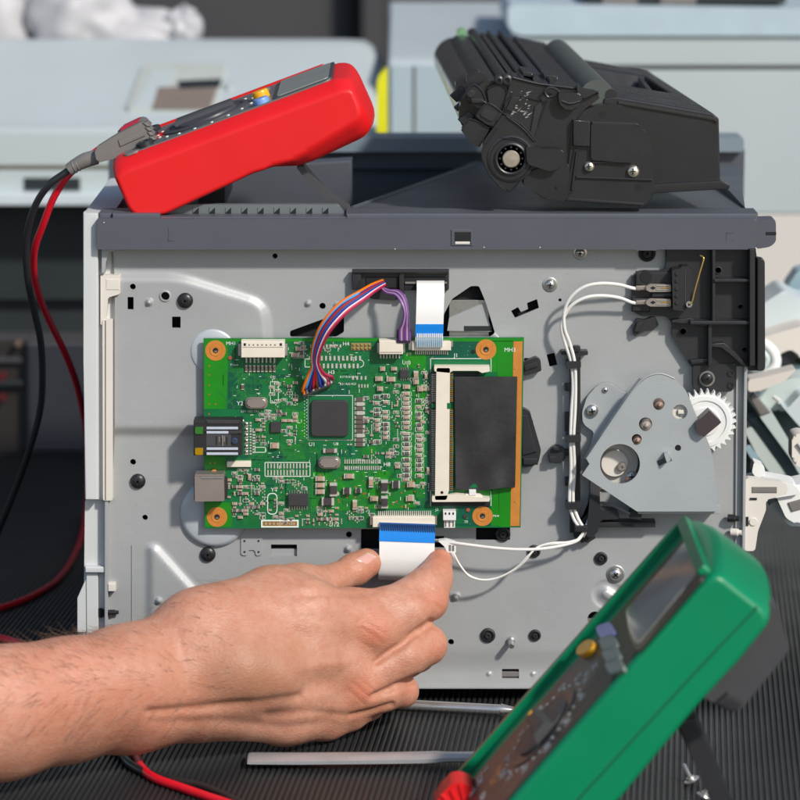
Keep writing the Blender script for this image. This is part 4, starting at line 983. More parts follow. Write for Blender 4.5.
# ------------------------------------------------------------------ helpers for leaning things
def onp(px,py,o,n):
    """point seen at a photo pixel on the plane through o with normal n"""
    x,y,z=ray(px,py); c=Vector((0,CAMY*S,CAMZ*S)); d=Vector((x,y,z)); return c+d*((o-c).dot(n)/d.dot(n))
def inset(poly,r):
    poly=ccw(poly); n=len(poly); out=[]
    for k in range(n):
        p0,p1,p2=Vector(poly[k-1]),Vector(poly[k]),Vector(poly[(k+1)%n])
        a=(p1-p0).normalized(); b=(p2-p1).normalized(); na,nb=Vector((a.y,-a.x)),Vector((b.y,-b.x))
        m=(na+nb); L=max(.35,m.length_squared/2); out.append(tuple(p1+m/L*r))
    return out
def shell(mb,sharp,radii,dn,df,m,rnd_=6,bulge=None,n=8):
    """body with the side outline poly on plane dn, drawn straight back to df with rounded edges"""
    if ccw(sharp)!=list(sharp): sharp=list(sharp)[::-1]; radii=list(radii)[::-1]
    poly=rpoly(sharp,radii,6); T=[0,.12*rnd_,.35*rnd_,rnd_]; I=[rnd_,rnd_*.55,rnd_*.2,0]; W=dn-df
    secs=[(t,i) for t,i in zip(T,I)]+[(rnd_+(W-2*rnd_)*k/n,0) for k in range(1,n)]+[(W-t,i) for t,i in list(zip(T,I))[::-1]]
    rings=[]; mi=mb.mi(m)
    for t,i in secs:
        pl=rpoly(inset(sharp,i),[max(r-i,.3) if r>0 else 0 for r in radii],6) if i>0 else poly
        ring=[]
        for k,(x,y) in enumerate(pl):
            v=P(x,y,dn)+Vector((0,t*S,0))
            if bulge: v=v+bulge(k,poly[k],t/W)
            ring.append(mb.bm.verts.new(v))
        rings.append(ring)
    L=len(poly)
    for a,b in zip(rings,rings[1:]):
        for k in range(L):
            f=mb.bm.faces.new((a[k],b[k],b[(k+1)%L],a[(k+1)%L])); f.material_index=mi
    f=mb.bm.faces.new(rings[0]); f.material_index=mi; f=mb.bm.faces.new(rings[-1][::-1]); f.material_index=mi
def plate(mb,pts,nrm,h,m,bevel=0.0,off=0.0):
    """outline of world points raised by h pixels along nrm"""
    f=[p+nrm*(h+off)*S for p in pts]; b=[p+nrm*off*S for p in pts]
    c=(f[1]-f[0]).cross(f[2]-f[1])
    mb.loft(f,b,m,bevel*S)

# ------------------------------------------------------------------ red multimeter on the rail
red=thing('multimeter','red multimeter propped on its stand on top of the printer rail','multimeter',P(240,218,-70))
DR=6; LIFT=7
prof=([(109.5,165),(132,219.5),(164,215.5),(190,203.5),(230,185),(254,173.5),(271,169.5),(297,168.5),(312,164),(373,134),(347,76.5)],[16,17,7,0,0,7,7,4,4,18,17])
mb=MB(); 
def rb_(k,p,t):
    b=6*(1-(2*t-1)**2); u_=Vector((0,0,LIFT*t*S)); T_=t*150
    if T_<16 or T_>134:
        e=1-min(T_,150-T_)/16
        dl=abs((p[0]-109.5)*.349+(p[1]-165)*.937); wt=max(0,1-dl/20); u_+=Vector((.35,0,-.94))*(10*e*wt*S)
        if p[0]>262 and p[1]>100:
            db=max(0,(p[0]-262)/110)*min(1,max(0,(p[1]-100)/25)); u_+=Vector((-.42,0,.9))*(17*e*min(1,db*1.6)*S)
    return u_+(Vector((b*S,b*.3*S,0)) if p[0]>340 else (Vector((-b*S,0,0)) if p[0]<125 else Vector((0,0,0))))
shell(mb,*prof,DR,DR-150,M_red,4.5,rb_,24); 
mb.build('body',red,angle=50)
q0=P(109.5,165,DR); q1=P(347,76.5,DR); ru=(q1-q0).normalized(); rw=Vector((0,150,LIFT)).normalized(); rn=ru.cross(rw).normalized()
if rn.z<0: rn=-rn
def rf(u,w,h=0): return q0+(ru*u+rw*w+rn*h)*S
def rquad(u0,w0,u1,w1,r=6,n=5): return [rf(x,y) for x,y in rpoly([(u0,w0),(u1,w0),(u1,w1),(u0,w1)],r,n)]
M_rface=mat('grey_meter_face',(.13,.14,.145),.3,0,.08,60,.1,2500)
mb=MB(); plate(mb,[rf(x,y,-1) for x,y in rpoly([(10,142),(222,142),(222,147),(10,147)],2)],rn,4,M_red,1.5); mb.build('rim',red)
mb=MB(); plate(mb,rquad(24,16,234,138,10),rn,1.6,M_rface,.6); mb.build('face_plate',red)
mb=MB(); plate(mb,rquad(14,14,30,138,6),rn,2.2,M_greymid,.6); 
for w_ in (30,60,92,122): mb.lathe(rf(36,w_),rn,[(9,0),(9,6),(7,7),(5,7),(4.5,1)],M_blackpl,20)
mb.build('jack_block',red)
mb=MB(); plate(mb,rquad(176,22,230,132,5),rn,3.4,mat('screen_glass',(.27,.30,.28),.2,0,.05,40,rvar=.04),.8); scr=mb
mb=MB(); plate(mb,rquad(172,18,234,136,6),rn,2.6,M_greydark,.6); sf_=mb.build('screen_frame',red); scr.build('screen',sf_)
mb=MB(); c=rf(98,72); mb.lathe(c,rn,[(46,1),(46,3),(43,4.4),(40,4),(39,2.4),(33,2.4),(32,5),(28,6),(.01,6)],M_greydark,40)
mb.loft([c+(ru*(a*30)+rw*(b*9)+rn*11)*S for a,b in ((-1,-1),(1,-.7),(1,.7),(-1,1))],[c+(ru*(a*31)+rw*(b*12)+rn*5)*S for a,b in ((-1,-1),(1,-.7),(1,.7),(-1,1))],M_greydark,2*S)
for k in range(18):
    a=2*math.pi*k/18; p=c+(ru*math.cos(a)+rw*math.sin(a))*52*S; mb.lathe(p,rn,[(1.6,1.5),(1.6,2.4)],M_silk,8)
mb.build('dial',red)
mb=MB(); mb.lathe(rf(158,66),rn,[(8.5,0),(8.5,7),(7.5,9.5),(.01,10)],M_orange,20); mb.build('button',red)
mb=MB(); mb.lathe(rf(160,26),rn,[(8,0),(8,5),(7,7),(.01,7.5)],M_bluebtn,20); mb.build('button',red)
mb=MB(); mb.lathe(rf(158,112),rn,[(7,0),(7,3),(6,4),(.01,4.5)],M_greymid,20); mb.build('button',red)
mb=MB(); mb.prism(rpoly([(296,167),(303,166),(317,183),(332,196.5),(350,209.5),(349.5,213.5),(346,213),(328,201),(311,186.5)],2),-62,-28,M_greydark,1.2); mb.build('stand',red)
# test-lead plugs and leads of the red meter
tl=thing('test_lead','black test lead with grey plug hanging from the end of the red multimeter','test lead',P(110,165,-30))
mb=MB()
mb.prism(rpoly([(94,149),(118,134),(141,122),(146,124),(154,143),(152,147),(106,161),(97,163)],[3,2,3,2,2,2,4,3]),-62,-34,M_greymid,2.4)
for k in range(4): mb.prism([(143.5+k*2.2-1,123+k*4.6),(146.2+k*2.0,122.6+k*4.6),(150+k*1.8,126+k*4.6),(147+k*1.6,127+k*4.6)],-61,-32.8,M_greymid,.7)
mb.prism([(118,140),(143,130),(145,136),(120,147)],-40,-32.6,M_greymid,.8)
mb.tube([P(*q) for q in ((97,157,-48),(86,160,-48),(76,165,-48),(69,170,-48))],7,M_greymid,14,4,radii=[7.5,7.8,6.8,6.2])
for k in range(5): mb.lathe(P(74+k*3.6,166.4-k*1.9,-48),(1,0,.45),[(7.1,-.6),(7.3,0),(7.1,.6)],M_greymid,14)
mb.build('plug',tl)
mb=MB(); mb.tube([P(147,142,-48),P(152,154,-48)],5,M_blackmatte,14,1); mb.build('plug_collar',tl)
mb=MB(); mb.tube([P(*q) for q in ((72,168,-48),(65,173,-48),(50,184,-48),(37,202,-55),(29,225,-65),(26,248,-75),(28,280,-90),(34,310,-105),(40.5,340,-120),(42.5,375,-140),(40.5,408,-160),(31,445,-180),(17,485,-210),(2,522,-240),(-20,570,-290),(-60,620,-330))],3.6,mat('black_lead_pvc',(.018,.018,.02),.38,0,.1,100),12,6); mb.build('lead',tl)
tr=thing('test_lead','red test lead hanging from the red multimeter and coiling behind the printer on the mat','test lead',P(100,160,-75))
mb=MB(); mb.prism(rpoly([(117,131),(140,119.5),(145,121),(149,130),(122,143)],2),-104,-72,M_greymid,2); mb.prism(rpoly([(120,128.5),(137,120.5),(141,121),(141,124),(121,133)],1.5),-104,-68,mat('crimson_plastic',(.50,.01,.05),.4),1.2); mb.build('plug',tr)
mb=MB(); pts=[P(*q) for q in ((104,146,-86),(90,156,-80),(76,168,-70),(66,178,-66),(53,199,-70),(43,225,-80),(35,248,-95),(34,272,-120),(40,298,-150),(52,326,-200),(65,353,-260),(76,382,-340),(83,412,-430),(87,445,-600))]+[G(87,505,14),G(81,540,4),G(63,574,4),G(36,594,4),G(0,608,4),G(-40,617,4)]
mb.tube(pts,3.7,mat('red_lead_pvc',(.66,.006,.02),.36,0,.08,100),12,6); mb.build('lead',tr)

# ------------------------------------------------------------------ green multimeter in the foreground
DN,DF=540,348
gm=thing('multimeter','large green multimeter leaning on its dark stand in the foreground','multimeter',P(620,830,450))
gp=([(714,570),(775,618),(740,662),(701,704),(626,794),(548,884),(460,862),(511,799)],[15,18,0,0,0,10,10,0])
glow=P(548,884,DN)
mb=MB(); qa=P(714,570,DN); qb=P(511,799,DN); gu=(qb-qa).normalized(); gw=Vector((0,1,0)); gn=gu.cross(gw).normalized()
if gn.z<0: gn=-gn
def gb_(k,p,t):
    b=15*(1-(2*t-1)**2)*min(1,max(0,(p[0]-690)/40)); return -gu*b*S
shell(mb,*gp,DN,DF,M_green,7,gb_,10); mb.build('body',gm,angle=50)
# raised lip round the face
mb=MB(); WB=(DN-DF)
def gfr(u,w,h=0): return qa+(gu*u+gw*w+gn*h)*S
for a,b,c_,e_ in ((12,WB-11,340,WB-2.5),(3,10,13,WB-4)):
    plate(mb,[gfr(x,y,-1) for x,y in rpoly([(a,b),(c_,b),(c_,e_),(a,e_)],3)],gn,8,M_green,2)
mb.build('rim',gm)
# moulding seam along the near side
mb=MB(); cre=[(757,607),(740,625),(700,667),(650,721),(580,797),(520,863)]
mb.tube([P(x,y,DN-.6) for x,y in cre],1.3,mat('green_seam',(.001,.10,.045),.5),6,2); mb.build('body_seam',gm)
def gf(px,py,h=0): return onp(px,py,qa+gn*h*S,gn)
M_gface=mat('meter_face_brown_reflection',(.034,.029,.027),.38,0,.10,60,.1,2500)  # brown cast of reflections is put into the dark face colour
mb=MB(); plate(mb,[gf(x,y) for x,y in rpoly([(691,533),(708,573),(508,800),(455,862),(434,838),(468,787)],5)],gn,1.6,M_gface,.6); mb.build('face_plate',gm)
M_lcd=mat('screen_film',(.36,.345,.30),.09,0,.3,28,rvar=.05)  # base colour lightened to carry reflections of bright surroundings
mb=MB(); plate(mb,[gf(x,y) for x,y in rpoly([(689,541),(702,571),(640,646),(636,642),(631,630),(628,612)],3)],gn,2.6,M_lcd,.6); scr=mb
mb=MB(); M_bez=mat('screen_bezel',(.022,.020,.020),.25)
plate(mb,[gf(x,y) for x,y in rpoly([(691,536),(707,574),(703,581),(640,654),(634,646),(630,634),(626,609)],3)],gn,2.1,M_bez,.4); sf_=mb.build('screen_frame',gm); scr.build('screen',sf_)
for i,(x,y) in enumerate(((608,633),(611,645.5),(614,657),(617,668.5))):
    mb=MB(); plate(mb,[gf(px_,py_) for px_,py_ in rpoly([(x-10,y-3.5),(x+5,y-9),(x+11,y+3.5),(x-4,y+9)],4)],gn,4,mat('lavender_button',(.36,.36,.66),.35) if i==0 else mat('grey_green_button',(.24,.28,.25),.35),1.2); mb.build('button',gm)
mb=MB(); plate(mb,[gf(590+10.5*math.cos(a)*.8+3*math.sin(a),651.5-8.0*math.cos(a)*.75+7*math.sin(a)*.62) for a in [2*math.pi*k/24 for k in range(24)]],gn,6.5,M_orange,1.6); mb.build('button',gm)
c=gf(545,729); 
mb=MB(); mb.lathe(c,gn,[(42,1.2),(42,2.4),(40,3.0),(37,2.6),(35,1.9),(.01,1.9)],M_gface,44); mb.lathe(c,gn,[(31,1.9),(30,4),(26,5),(.01,5.4)],mat('dial_plastic',(.05,.048,.048),.5),36)
p_=gf(534,711)-c; p_=(p_-gn*p_.dot(gn)).normalized(); s_=gn.cross(p_)
mb.loft([c+(p_*a*31+s_*b*7+gn*13)*S for a,b in ((-1,-1),(1,-.75),(1,.75),(-1,1))],[c+(p_*a*33+s_*b*12+gn*4)*S for a,b in ((-1,-1),(1,-.75),(1,.75),(-1,1))],MATS['dial_plastic'],2.5*S)
mb.lathe(c+p_*27*S,gn,[(3.2,11),(3.2,13.6),(.01,13.8)],M_orange,12)
mb.build('dial',gm)
mb=MB()
ty=-gu; tx=ty.cross(gn); FR=Matrix((tx,ty,gn)).transposed().to_4x4()
def gtext(t,pos,h,m): mb.text(t,0,0,0,h,m,0,.1,Matrix.Translation(pos+gn*2.0*S)@FR)
for k,t in enumerate(('OFF','V','V','mV','\u03a9','\u03a9','A','mA','\u00b5A','hFE','Hz','F')):
    a=2*math.pi*k/12; e=gu*math.cos(a)+gw*math.sin(a); q=c+e*55*S
    if 10<((q-qa).dot(gw)/S)<176: gtext(t,q,8.5,M_silk)
    for kk in (-1,1):
        a2=a+kk*.17; q2=c+(gu*math.cos(a2)+gw*math.sin(a2))*48*S
        if 10<((q2-qa).dot(gw)/S)<176: mb.lathe(q2,gn,[(1.5,1.7),(1.5,2.1)],M_silk,8)
for x,y,t,m_,h in ((487,771,'V',M_silk,9),(481,781,'COM',M_silk,8),(474,792,'mA',M_silk,9),(500,773,'MAX',MATS['gold_pad'],7),(494,783,'CAT',MATS['gold_pad'],7),(484,798,'10A',M_silk,8),(596,668,'DC',M_silk,7),(588,676,'AC',M_silk,7)):
    gtext(t,gf(x,y),h,m_)
mb.build('printed_mark',gm,smooth=False)
mb=MB(); mb.prism(rpoly([(762,600),(777,606),(790,650),(744,706),(737,712),(728,711),(716,704),(690,690)],[4,4,6,3,3,3,2,2]),372,520,M_greydark,4); mb.prism([(716,704),(728,694),(744,703),(737,712),(728,711)],380,526,M_blackpl,2); mb.build('holster',gm)
mb=MB(); mb.prism([(675,722),(696,718),(712,752),(732,802),(752,850),(740,856),(712,806),(696,766)],430,480,M_blackpl,2); mb.build('stand',gm)
# red probe plug in the jack of the green meter
rp=thing('probe_plug','red probe plug at the far bottom edge of the green multimeter','plug',P(455,800,400))
mb=MB(); mb.prism(rpoly([(434,806),(441,795),(452,783.5),(462,783),(472,787),(476,800),(466,815),(448,822),(436,818)],[3,3,4,3,3,3,3,3,3]),392,425,M_red,3)
for k in range(3): mb.prism([(440+k*9,796-k*5),(444+k*9,794-k*5),(456+k*6,812-k*3),(452+k*6,814-k*3)],420,426.5,M_red,.8)
mb.build('plug_body',rp)

# ------------------------------------------------------------------ toner cartridge on the tray
tc=thing('toner_cartridge','bulky black toner cartridge lying across the top of the printer behind the red multimeter','toner cartridge',P(600,205,-60))
tc['label']='bulky black toner cartridge lying on top of the printer at the right'
SL=(-26,0,0); DB0,DB1=-12,-490
mb=MB()
bx_=[(604,98),(617,97),(713,113.5),(719,118.5),(720.5,183),(651,190),(590,190)]
f=[P(x,y,DB0) for x,y in ccw(bx_)]; off=Vector((SL[0]*S,(DB0-DB1)*S,0)); b=[v+off for v in f]
mi=mb.mi(M_cart); A=[mb.bm.verts.new(v) for v in f]; B=[mb.bm.verts.new(v) for v in b]; fr=mb.bm.faces.new(A); fr.material_index=mi; q=mb.bm.faces.new(B[::-1]); q.material_index=mi
top=None
for k in range(len(A)):
    q=mb.bm.faces.new((A[k],B[k],B[(k+1)%len(A)],A[(k+1)%len(A)])); q.material_index=mi
    if max(abs(A[k].co.x-P(713,113.5,DB0).x)+abs(A[(k+1)%len(A)].co.x-P(617,97,DB0).x),0)<.002 or abs(A[k].co.x-P(617,97,DB0).x)+abs(A[(k+1)%len(A)].co.x-P(713,113.5,DB0).x)<.002: top=q
# moulded finger recess in the top
e0=P(617,97,DB0); e1=P(713,113.5,DB0)
def tp(s,t,h=0): return e0+(e1-e0)*s+off*t+Vector((0,0,h*S))
bmesh.ops.delete(mb.bm,geom=[top],context='FACES_ONLY')
o4=[tp(0,0),tp(1,0),tp(1,1),tp(0,1)]; i4=[tp(.12,.38),tp(.84,.38),tp(.84,.80),tp(.12,.80)]; j4=[tp(.16,.42,-34),tp(.80,.42,-30),tp(.80,.76,-30),tp(.16,.76,-34)]
mb.faces(o4+i4+j4,[(0,1,5,4),(1,2,6,5),(2,3,7,6),(3,0,4,7),(4,5,9,8),(5,6,10,9),(6,7,11,10),(7,4,8,11),(8,9,10,11)],M_cart)
bmesh.ops.remove_doubles(mb.bm,verts=mb.bm.verts,dist=1e-6)
ed=[e for e in mb.bm.edges if (e.calc_face_angle(0)>.6 and len(e.link_faces)==2)]
bmesh.ops.bevel(mb.bm,geom=ed,offset=1.8*S,segments=2,profile=.5,affect='EDGES',clamp_overlap=True)
hop=mb.build('hopper',tc)
mb=MB(); mb.prism([(651,184.5),(721,181),(730,185.5),(729,189),(653,193.5)],-490,-2,M_cart,.8,slide=SL); mb.prism([(618,101),(714,117.5),(717,121),(717,123),(713,119.5),(618,104)],-13,-9.5,M_cart,.4); mb.build('hopper_flange',hop)
mb=MB(); d0=tp(.62,.40,-33); mb.loft([tp(.60,.40,-2),tp(.66,.40,-2),tp(.80,.78,-2),tp(.74,.78,-2)],[tp(.56,.40,-36),tp(.66,.40,-36),tp(.82,.78,-36),tp(.72,.78,-36)],M_cart,1*S); mb.build('recess_rib',hop)
# screwed end plate
mb=MB()
mb.prism(rpoly([(571,128),(585,109),(604,104.5),(622,105),(641,119),(653,147),(653.5,199),(642,206.5),(565,201),(570,150)],[2,6,5,8,10,8,8,5,2,2]),-40,6,M_cart,1.6)
mb.prism(rpoly([(591,124),(638,126),(646,131),(635,158),(629,163),(591,160)],[2,3,3,4,3,2]),0,11,M_cart,1.0)
mb.prism([(573,120),(590,121),(590,147),(573,146)],0,11,M_cart,.9)
mb.prism([(592,121.5),(636,123),(640,126),(592,125)],5,9.5,M_blackpl,.4); mb.box(592,161.5,632,163.4,4,9,M_blackpl,.4)
mb.prism([(576,176),(652,179),(652,181),(576,178.4)],4,8.5,M_cart,.5); mb.prism([(568,197.5),(643,203),(643,206),(566,201)],4,9,M_cart,.6)
mb.cyl(603,114.5,3.4,0,6.3,M_void,16,.1); mb.cyl(639,187,3.8,0,6.3,M_void,16,.1); mb.cyl(557,187,1.8,0,13.2,M_void,12,.1)
epl=mb.build('end_plate',tc)
mb=MB(); mb.prism([(574,150),(577,148),(579,150),(573,192),(567,195),(568,180)],4,7.5,M_void,.3); mb.prism([(576,152),(578,152),(573,190),(571,190)],6,9,M_cart,.4); mb.build('plate_slot',epl)
M_cscrew=mat('bright_screw',(.66,.62,.5),.25,.85,.1,300)
for x,y,r in ((589,166.5,5.2),(633,171.5,6.2)):
    mb=MB(); mb.lathe_px(x,y,6,[(r,0),(r,2),(r*.8,4),(r*.4,5),(.01,5.2)],M_cscrew,20); mb.box(x-r*.45,y-.6,x+r*.45,y+.6,10,11.6,M_void,.1); mb.box(x-.6,y-r*.45,x+.6,y+r*.45,10,11.7,M_void,.1); mb.build('screw',epl)
# middle frame and drive arm
mb=MB()
mb.prism(rpoly([(512,77),(540,84),(596,91),(600,98),(585,109),(573,124),(572,148),(568,201),(545,199.5),(521,183),(530,170),(512,150),(502,112)],[3,2,2,2,3,2,2,2,5,5,3,3,3]),-60,3,M_cart,1.4)
mb.prism(rpoly([(530,172),(560,160),(570,165),(567,201),(546,199),(521,183.5)],[3,3,3,2,5,4]),0,12,M_cart,1.4)
mb.tube([P(513,77.5,4),P(540,84,4),P(580,89,4),P(599,93,4)],1.3,M_cart,8,3)
mb.build('side_frame',tc)
mb=MB()
mb.prism(rpoly([(505,112),(524,124),(536,140),(530,168),(514,190),(505,191.5),(490,176),(481,158),(484,141)],[4,3,4,6,4,4,6,8,6]),-30,16,M_cart,1.6)
mb.lathe_px(511,158.7,16,[(23,0),(23,1.2),(21,1.6),(20,.6),(19,.6)],M_cart,40)
mb.lathe_px(511,158.7,16,[(16,0),(16,3),(14.6,3.6),(13.4,3),(13,.6),(9.2,.6)],M_blackpl,36)
for k in range(12):
    a=2*math.pi*k/12; x,y=511+11.2*math.cos(a),158.7+11.2*math.sin(a); mb.cyl(x,y,1.1,15,19,M_cart,8,.3)
mb.tube([P(501,138,17),P(520,141,17),P(530,150,17)],.8,M_cart,6,4); mb.tube([P(506,116,17),P(522,128,17),P(534,141,17)],.9,M_cart,6,4); mb.tube([P(497,128,17),P(487,143,17)],.8,M_cart,6,2)
darm=mb.build('drive_arm',tc)
mb=MB(); mb.lathe_px(511,158.7,16,[(8.6,0),(8.6,3.4),(7.6,4.4),(.01,4.6)],mat('brushed_end',(.50,.44,.36),.35,.7,.15,500,wear=.5,weart=(.7,.6,.5)),28); mb.build('hub',darm)
mb=MB(); mb.prism(rpoly([(526,146),(542,149),(563,150),(564,155),(559,170),(548,171),(527,164)],[2,2,2,2,4,3,2]),14,22,M_cart,1.2); mb.build('lever_arm',tc)
mb=MB(); rs=random.Random(5)
for k in range(26):
    x,y=rs.uniform(509,529),rs.uniform(92,118); a=rs.uniform(-.9,.3); L=rs.uniform(1.5,5); w_=rs.uniform(.3,.9); ca,sa=math.cos(a),math.sin(a)
    if x+y*.7>612 or x+y*.4<548: continue
    mb.prism([(x-sa*w_,y+ca*w_),(x+L*ca,y+L*sa),(x+sa*w_,y-ca*w_),(x-L*.4*ca,y-L*.4*sa)],3.0,3.5,mat('scuffed_plastic',(.30,.29,.28),.5),0)
mb.build('scuff_mark',tc,smooth=False)
# clip and hook on the front top edge
mb=MB(); mb.tube([P(*q) for q in ((553,96,10),(548,97,10),(545,92,10),(549,87.5,10),(556,89,10),(560,93,10))],1.4,M_blackpl,8,4); mb.prism(rpoly([(558,92),(580,93),(583,98),(576,110),(562,109),(559,101)],3),3,14,M_cart,1.4); mb.tube([P(562,101,14),P(570,103.5,15),P(580,101,14)],1.2,M_blackpl,8,3); mb.prism([(576,85),(580,84),(581,88),(599,92),(585,99),(578,97)],2,9,M_blackpl,.8); mb.build('hook',tc)
# photo drum, shutter and guides running into the depth
def run(mbx,px,py,d,L,r,m,sc=1.0,seg=20,slide=-13):
    a=P(px,py,d); b=a+Vector((slide*S*L/480,L*S,0)); mbx.tube([a,a.lerp(b,.5),b],r,m,seg,1,radii=[r,r,r*sc])
mb=MB(); M_drum=mat('glossy_drum',(.022,.026,.03),.16,0,.1,30); run(mb,484,113,-14,640,25,M_drum,seg=36); mb.build('drum',tc)
mb=MB(); run(mb,490,96,-10,600,15,M_cart); run(mb,506,84,-6,660,6,M_cart); run(mb,499,95,-14,600,9,M_blackpl); mb.build('shutter_rail',tc)
mb=MB()
for k in range(13):
    d=-40-k*44; mb.prism([(486,88),(496,80),(505,80),(506,88),(499,104),(488,104)],d-6,d,M_cart,.8,slide=(-.3,0,0))
mb.bm.verts.ensure_lookup_table()
for v in mb.bm.verts: v.co.x-=13*S*((v.co.y/S)-12)/480
mb.build('guide_fin',tc)
mb=MB(); a=[P(512,79,-8),P(560,86,-8),P(590,91,-8),P(590,97,-8),P(512,90,-8)]; o_=Vector((-16*S,600*S,0)); mb.loft(a[::-1],[p+o_ for p in a[::-1]],M_cart,1*S)
for i,(x,y,d,w_,h_,l_) in enumerate(((523,76,-30,10,5,60),(545,80,-60,14,6,50),(530,77,-140,20,5,40),(560,82,-200,10,8,80),(527,77,-300,16,6,60),(556,82,-380,22,14,40),(520,74,-420,12,10,40),(514,76,-600,10,22,14),(538,78,-560,30,9,40),(548,79,-590,26,14,24),(528,78,-500,50,5,20),(574,86,-120,8,6,120),(540,79,-250,8,5,160),(566,83,-330,12,7,30))):
    a=[P(x,y,d),P(x+w_,y+w_*.16,d),P(x+w_,y+w_*.16-h_,d),P(x,y-h_,d)]; o2=Vector((-13*S*l_/480,l_*S,0)); sh=Vector((13*S*(d+12)/480,0,0)); mb.loft([p+sh for p in a],[p+o2+sh for p in a],M_cart,.8*S)
run(mb,536,79,-12,600,3,M_blackpl); run(mb,552,83,-12,560,2.4,M_cart); run(mb,522,78,-12,600,2.2,M_cart)
mb.build('top_deck',tc)
mb=MB(); run(mb,597,97,-14,500,17,mat('roller_cover',(.075,.088,.082),.33,0,.1,40),seg=28); run(mb,611,95,-14,470,6,M_cart); mb.build('roller',tc)
mb=MB(); mb.lathe(P(507,80.5,2),(0,-1,0),[(5.5,-20),(5.5,0),(4,1),(2.6,1),(2.4,-2)],M_blackpl,18); mb.lathe(P(499,80.5,2),(0,-1,0),[(4.5,-20),(4.5,0),(3,1),(2,1),(2,-2)],M_blackpl,18); mb.build('roller_end',tc)
mb=MB(); mb.lathe(P(489,96,-14)+Vector((-15*S,590*S,17*S)),(0,-1,0),[(6,-10),(6,8),(.01,8.4)],mat('pale_green_cap',(.16,.32,.17),.4),16); mb.build('roller_cap',tc)
mb=MB()
mb.prism(rpoly([(461.5,131),(470,118),(490,128),(480,147),(473,146)],1.5),-26,4,M_cart,1.2)
mb.prism(rpoly([(475,116),(483,105),(490,103),(503,112),(496,127),(486,124)],2),-20,8,M_cart,1.4); mb.prism(rpoly([(480,115),(485,108),(497,113),(492,122)],1.5),6,10,M_blackpl,.8)
mb.prism(rpoly([(466,92),(474,84),(484,92),(487,106),(478,108),(468,103)],3),-16,2,M_cart,1.4); mb.cyl(471,94,4,0,6,M_blackpl,14,.8); mb.prism([(470,98),(482,99),(487,103),(472,104)],0,6,M_cart,.8)
mb.prism(rpoly([(487,88),(500,84),(508,92),(500,112),(489,104)],3),-24,0,M_cart,1.4)
mb.build('end_bracket',tc)
mb=MB()
for pts in ([(461.5,131,5),(470,118.5,5),(489,128,5)],[(476,116,9),(483.5,105.5,9),(490,103.5,9),(502,112,9)],[(487,89,1),(499,84.5,1),(507,92,1),(500,111,1)],[(466,93,3),(474,84.6,3),(483,92,3),(487,105,3)],[(513,92,4),(505,111,4),(536,140,4)],[(540,100,4),(531,131,4)],[(546,104,4),(535,134,4),(532,143,4)],[(521,96,4),(541,101,4)],[(503,113,17),(522,125,17),(536,141,17)],[(574,126,4),(572,147,4),(568,199,4)],[(484,143,17),(482,157,17),(489,174,17),(504,190,17),(513,189,17),(530,169,17)]):
    mb.tube([P(*q) for q in pts],.75,M_cart,6,3)  # thin tubes traced along outlines, added as edge highlights
mb.prism([(535,106),(541,102),(542,108),(534,138),(529,140)],2,5,M_blackpl,.4); mb.prism([(512,96),(520,98),(512,112),(506,110)],2,6,M_cart,.6)
mb.prism(rpoly([(466,80),(478,70),(488,78),(480,92),(470,92)],3),-60,-30,M_cart,1.2); mb.prism(rpoly([(455,84),(466,76),(474,84),(466,100),(458,98)],3),-120,-80,M_cart,1.2)
for x,y,d_ in ((458,120,-10),(454,108,-30),(450,96,-70)): mb.prism([(x,y),(x+10,y-9),(x+17,y-4),(x+8,y+8)],d_-12,d_,M_blackpl,1)
mb.build('end_rib_and_highlight',tc)

# ------------------------------------------------------------------ tools and loose bits on the mat
def onmat(pts,z=0): return [G(x,y,z) for x,y in pts]
sd=thing('screwdriver','long flat silver blade lying on the mat between the hand and the front edge','screwdriver',G(350,760))
mb=MB()
ax=[(248,758.5,6.8,1.6),(252,758.3,7,2.2),(300,758.5,6.6,3),(380,758,6,3.6),(425,757.4,5.8,3.8),(436,757,5.4,4),(446,757,3.8,3.8),(458,757,3.7,3.7),(474,757,3.9,3.9)]
secs=[]
for x,y,w_,t_ in ax:
    c=G(x,y,7.2); secs.append([c+Vector((0,math.cos(a)*w_*2.3*S,math.sin(a)*(t_+1)*S)) if True else 0 for a in [2*math.pi*(k+.5)/8 for k in range(8)]])
mi=mb.mi(mat('dull_steel',(.46,.47,.48),.30,.45,.12,90,.06,700,wear=.3,weart=(.2,.2,.2))); rr=[[mb.bm.verts.new(p) for p in s_] for s_ in secs]
for a,b in zip(rr,rr[1:]):
    for k in range(8): f=mb.bm.faces.new((a[k],a[(k+1)%8],b[(k+1)%8],b[k])); f.material_index=mi
mb.bm.faces.new(rr[0]); mb.bm.faces.new(rr[-1])
mb.build('blade',sd,angle=25)
mb=MB(); c=G(474,757,7.2); mb.lathe(c,(1,0.0,0),[(4.2,0),(5.4,.6),(5.4,4),(4.6,5),(4.4,30)],M_chrome,18); mb.build('collar',sd)
mb=MB(); c=G(504,757.5,8); mb.lathe(c,(1,0,0),[(5,0),(9,6),(9,12),(7,18),(10,28),(10,70),(8,76),(.01,77)],M_greydark,18); mb.build('handle',sd)
s2=thing('screwdriver','round steel screwdriver shaft with a pointed cross tip sticking out from under the hand','screwdriver',G(450,709))
mb=MB(); a,b=G(385,703.5,6),G(497,709.5,6); dr=(b-a).normalized(); L=(b-a).length/S
mb.lathe(a,dr,[(5.2,0),(5.2,L),(5.2,L)],M_chrome,22); mb.build('shaft',s2)
mb=MB(); v_=[]
mb.lathe(b,dr,[(5.4,-.5),(5.3,3),(4.6,8),(3.2,14),(1.6,20),(.4,21)],M_chrome,16)
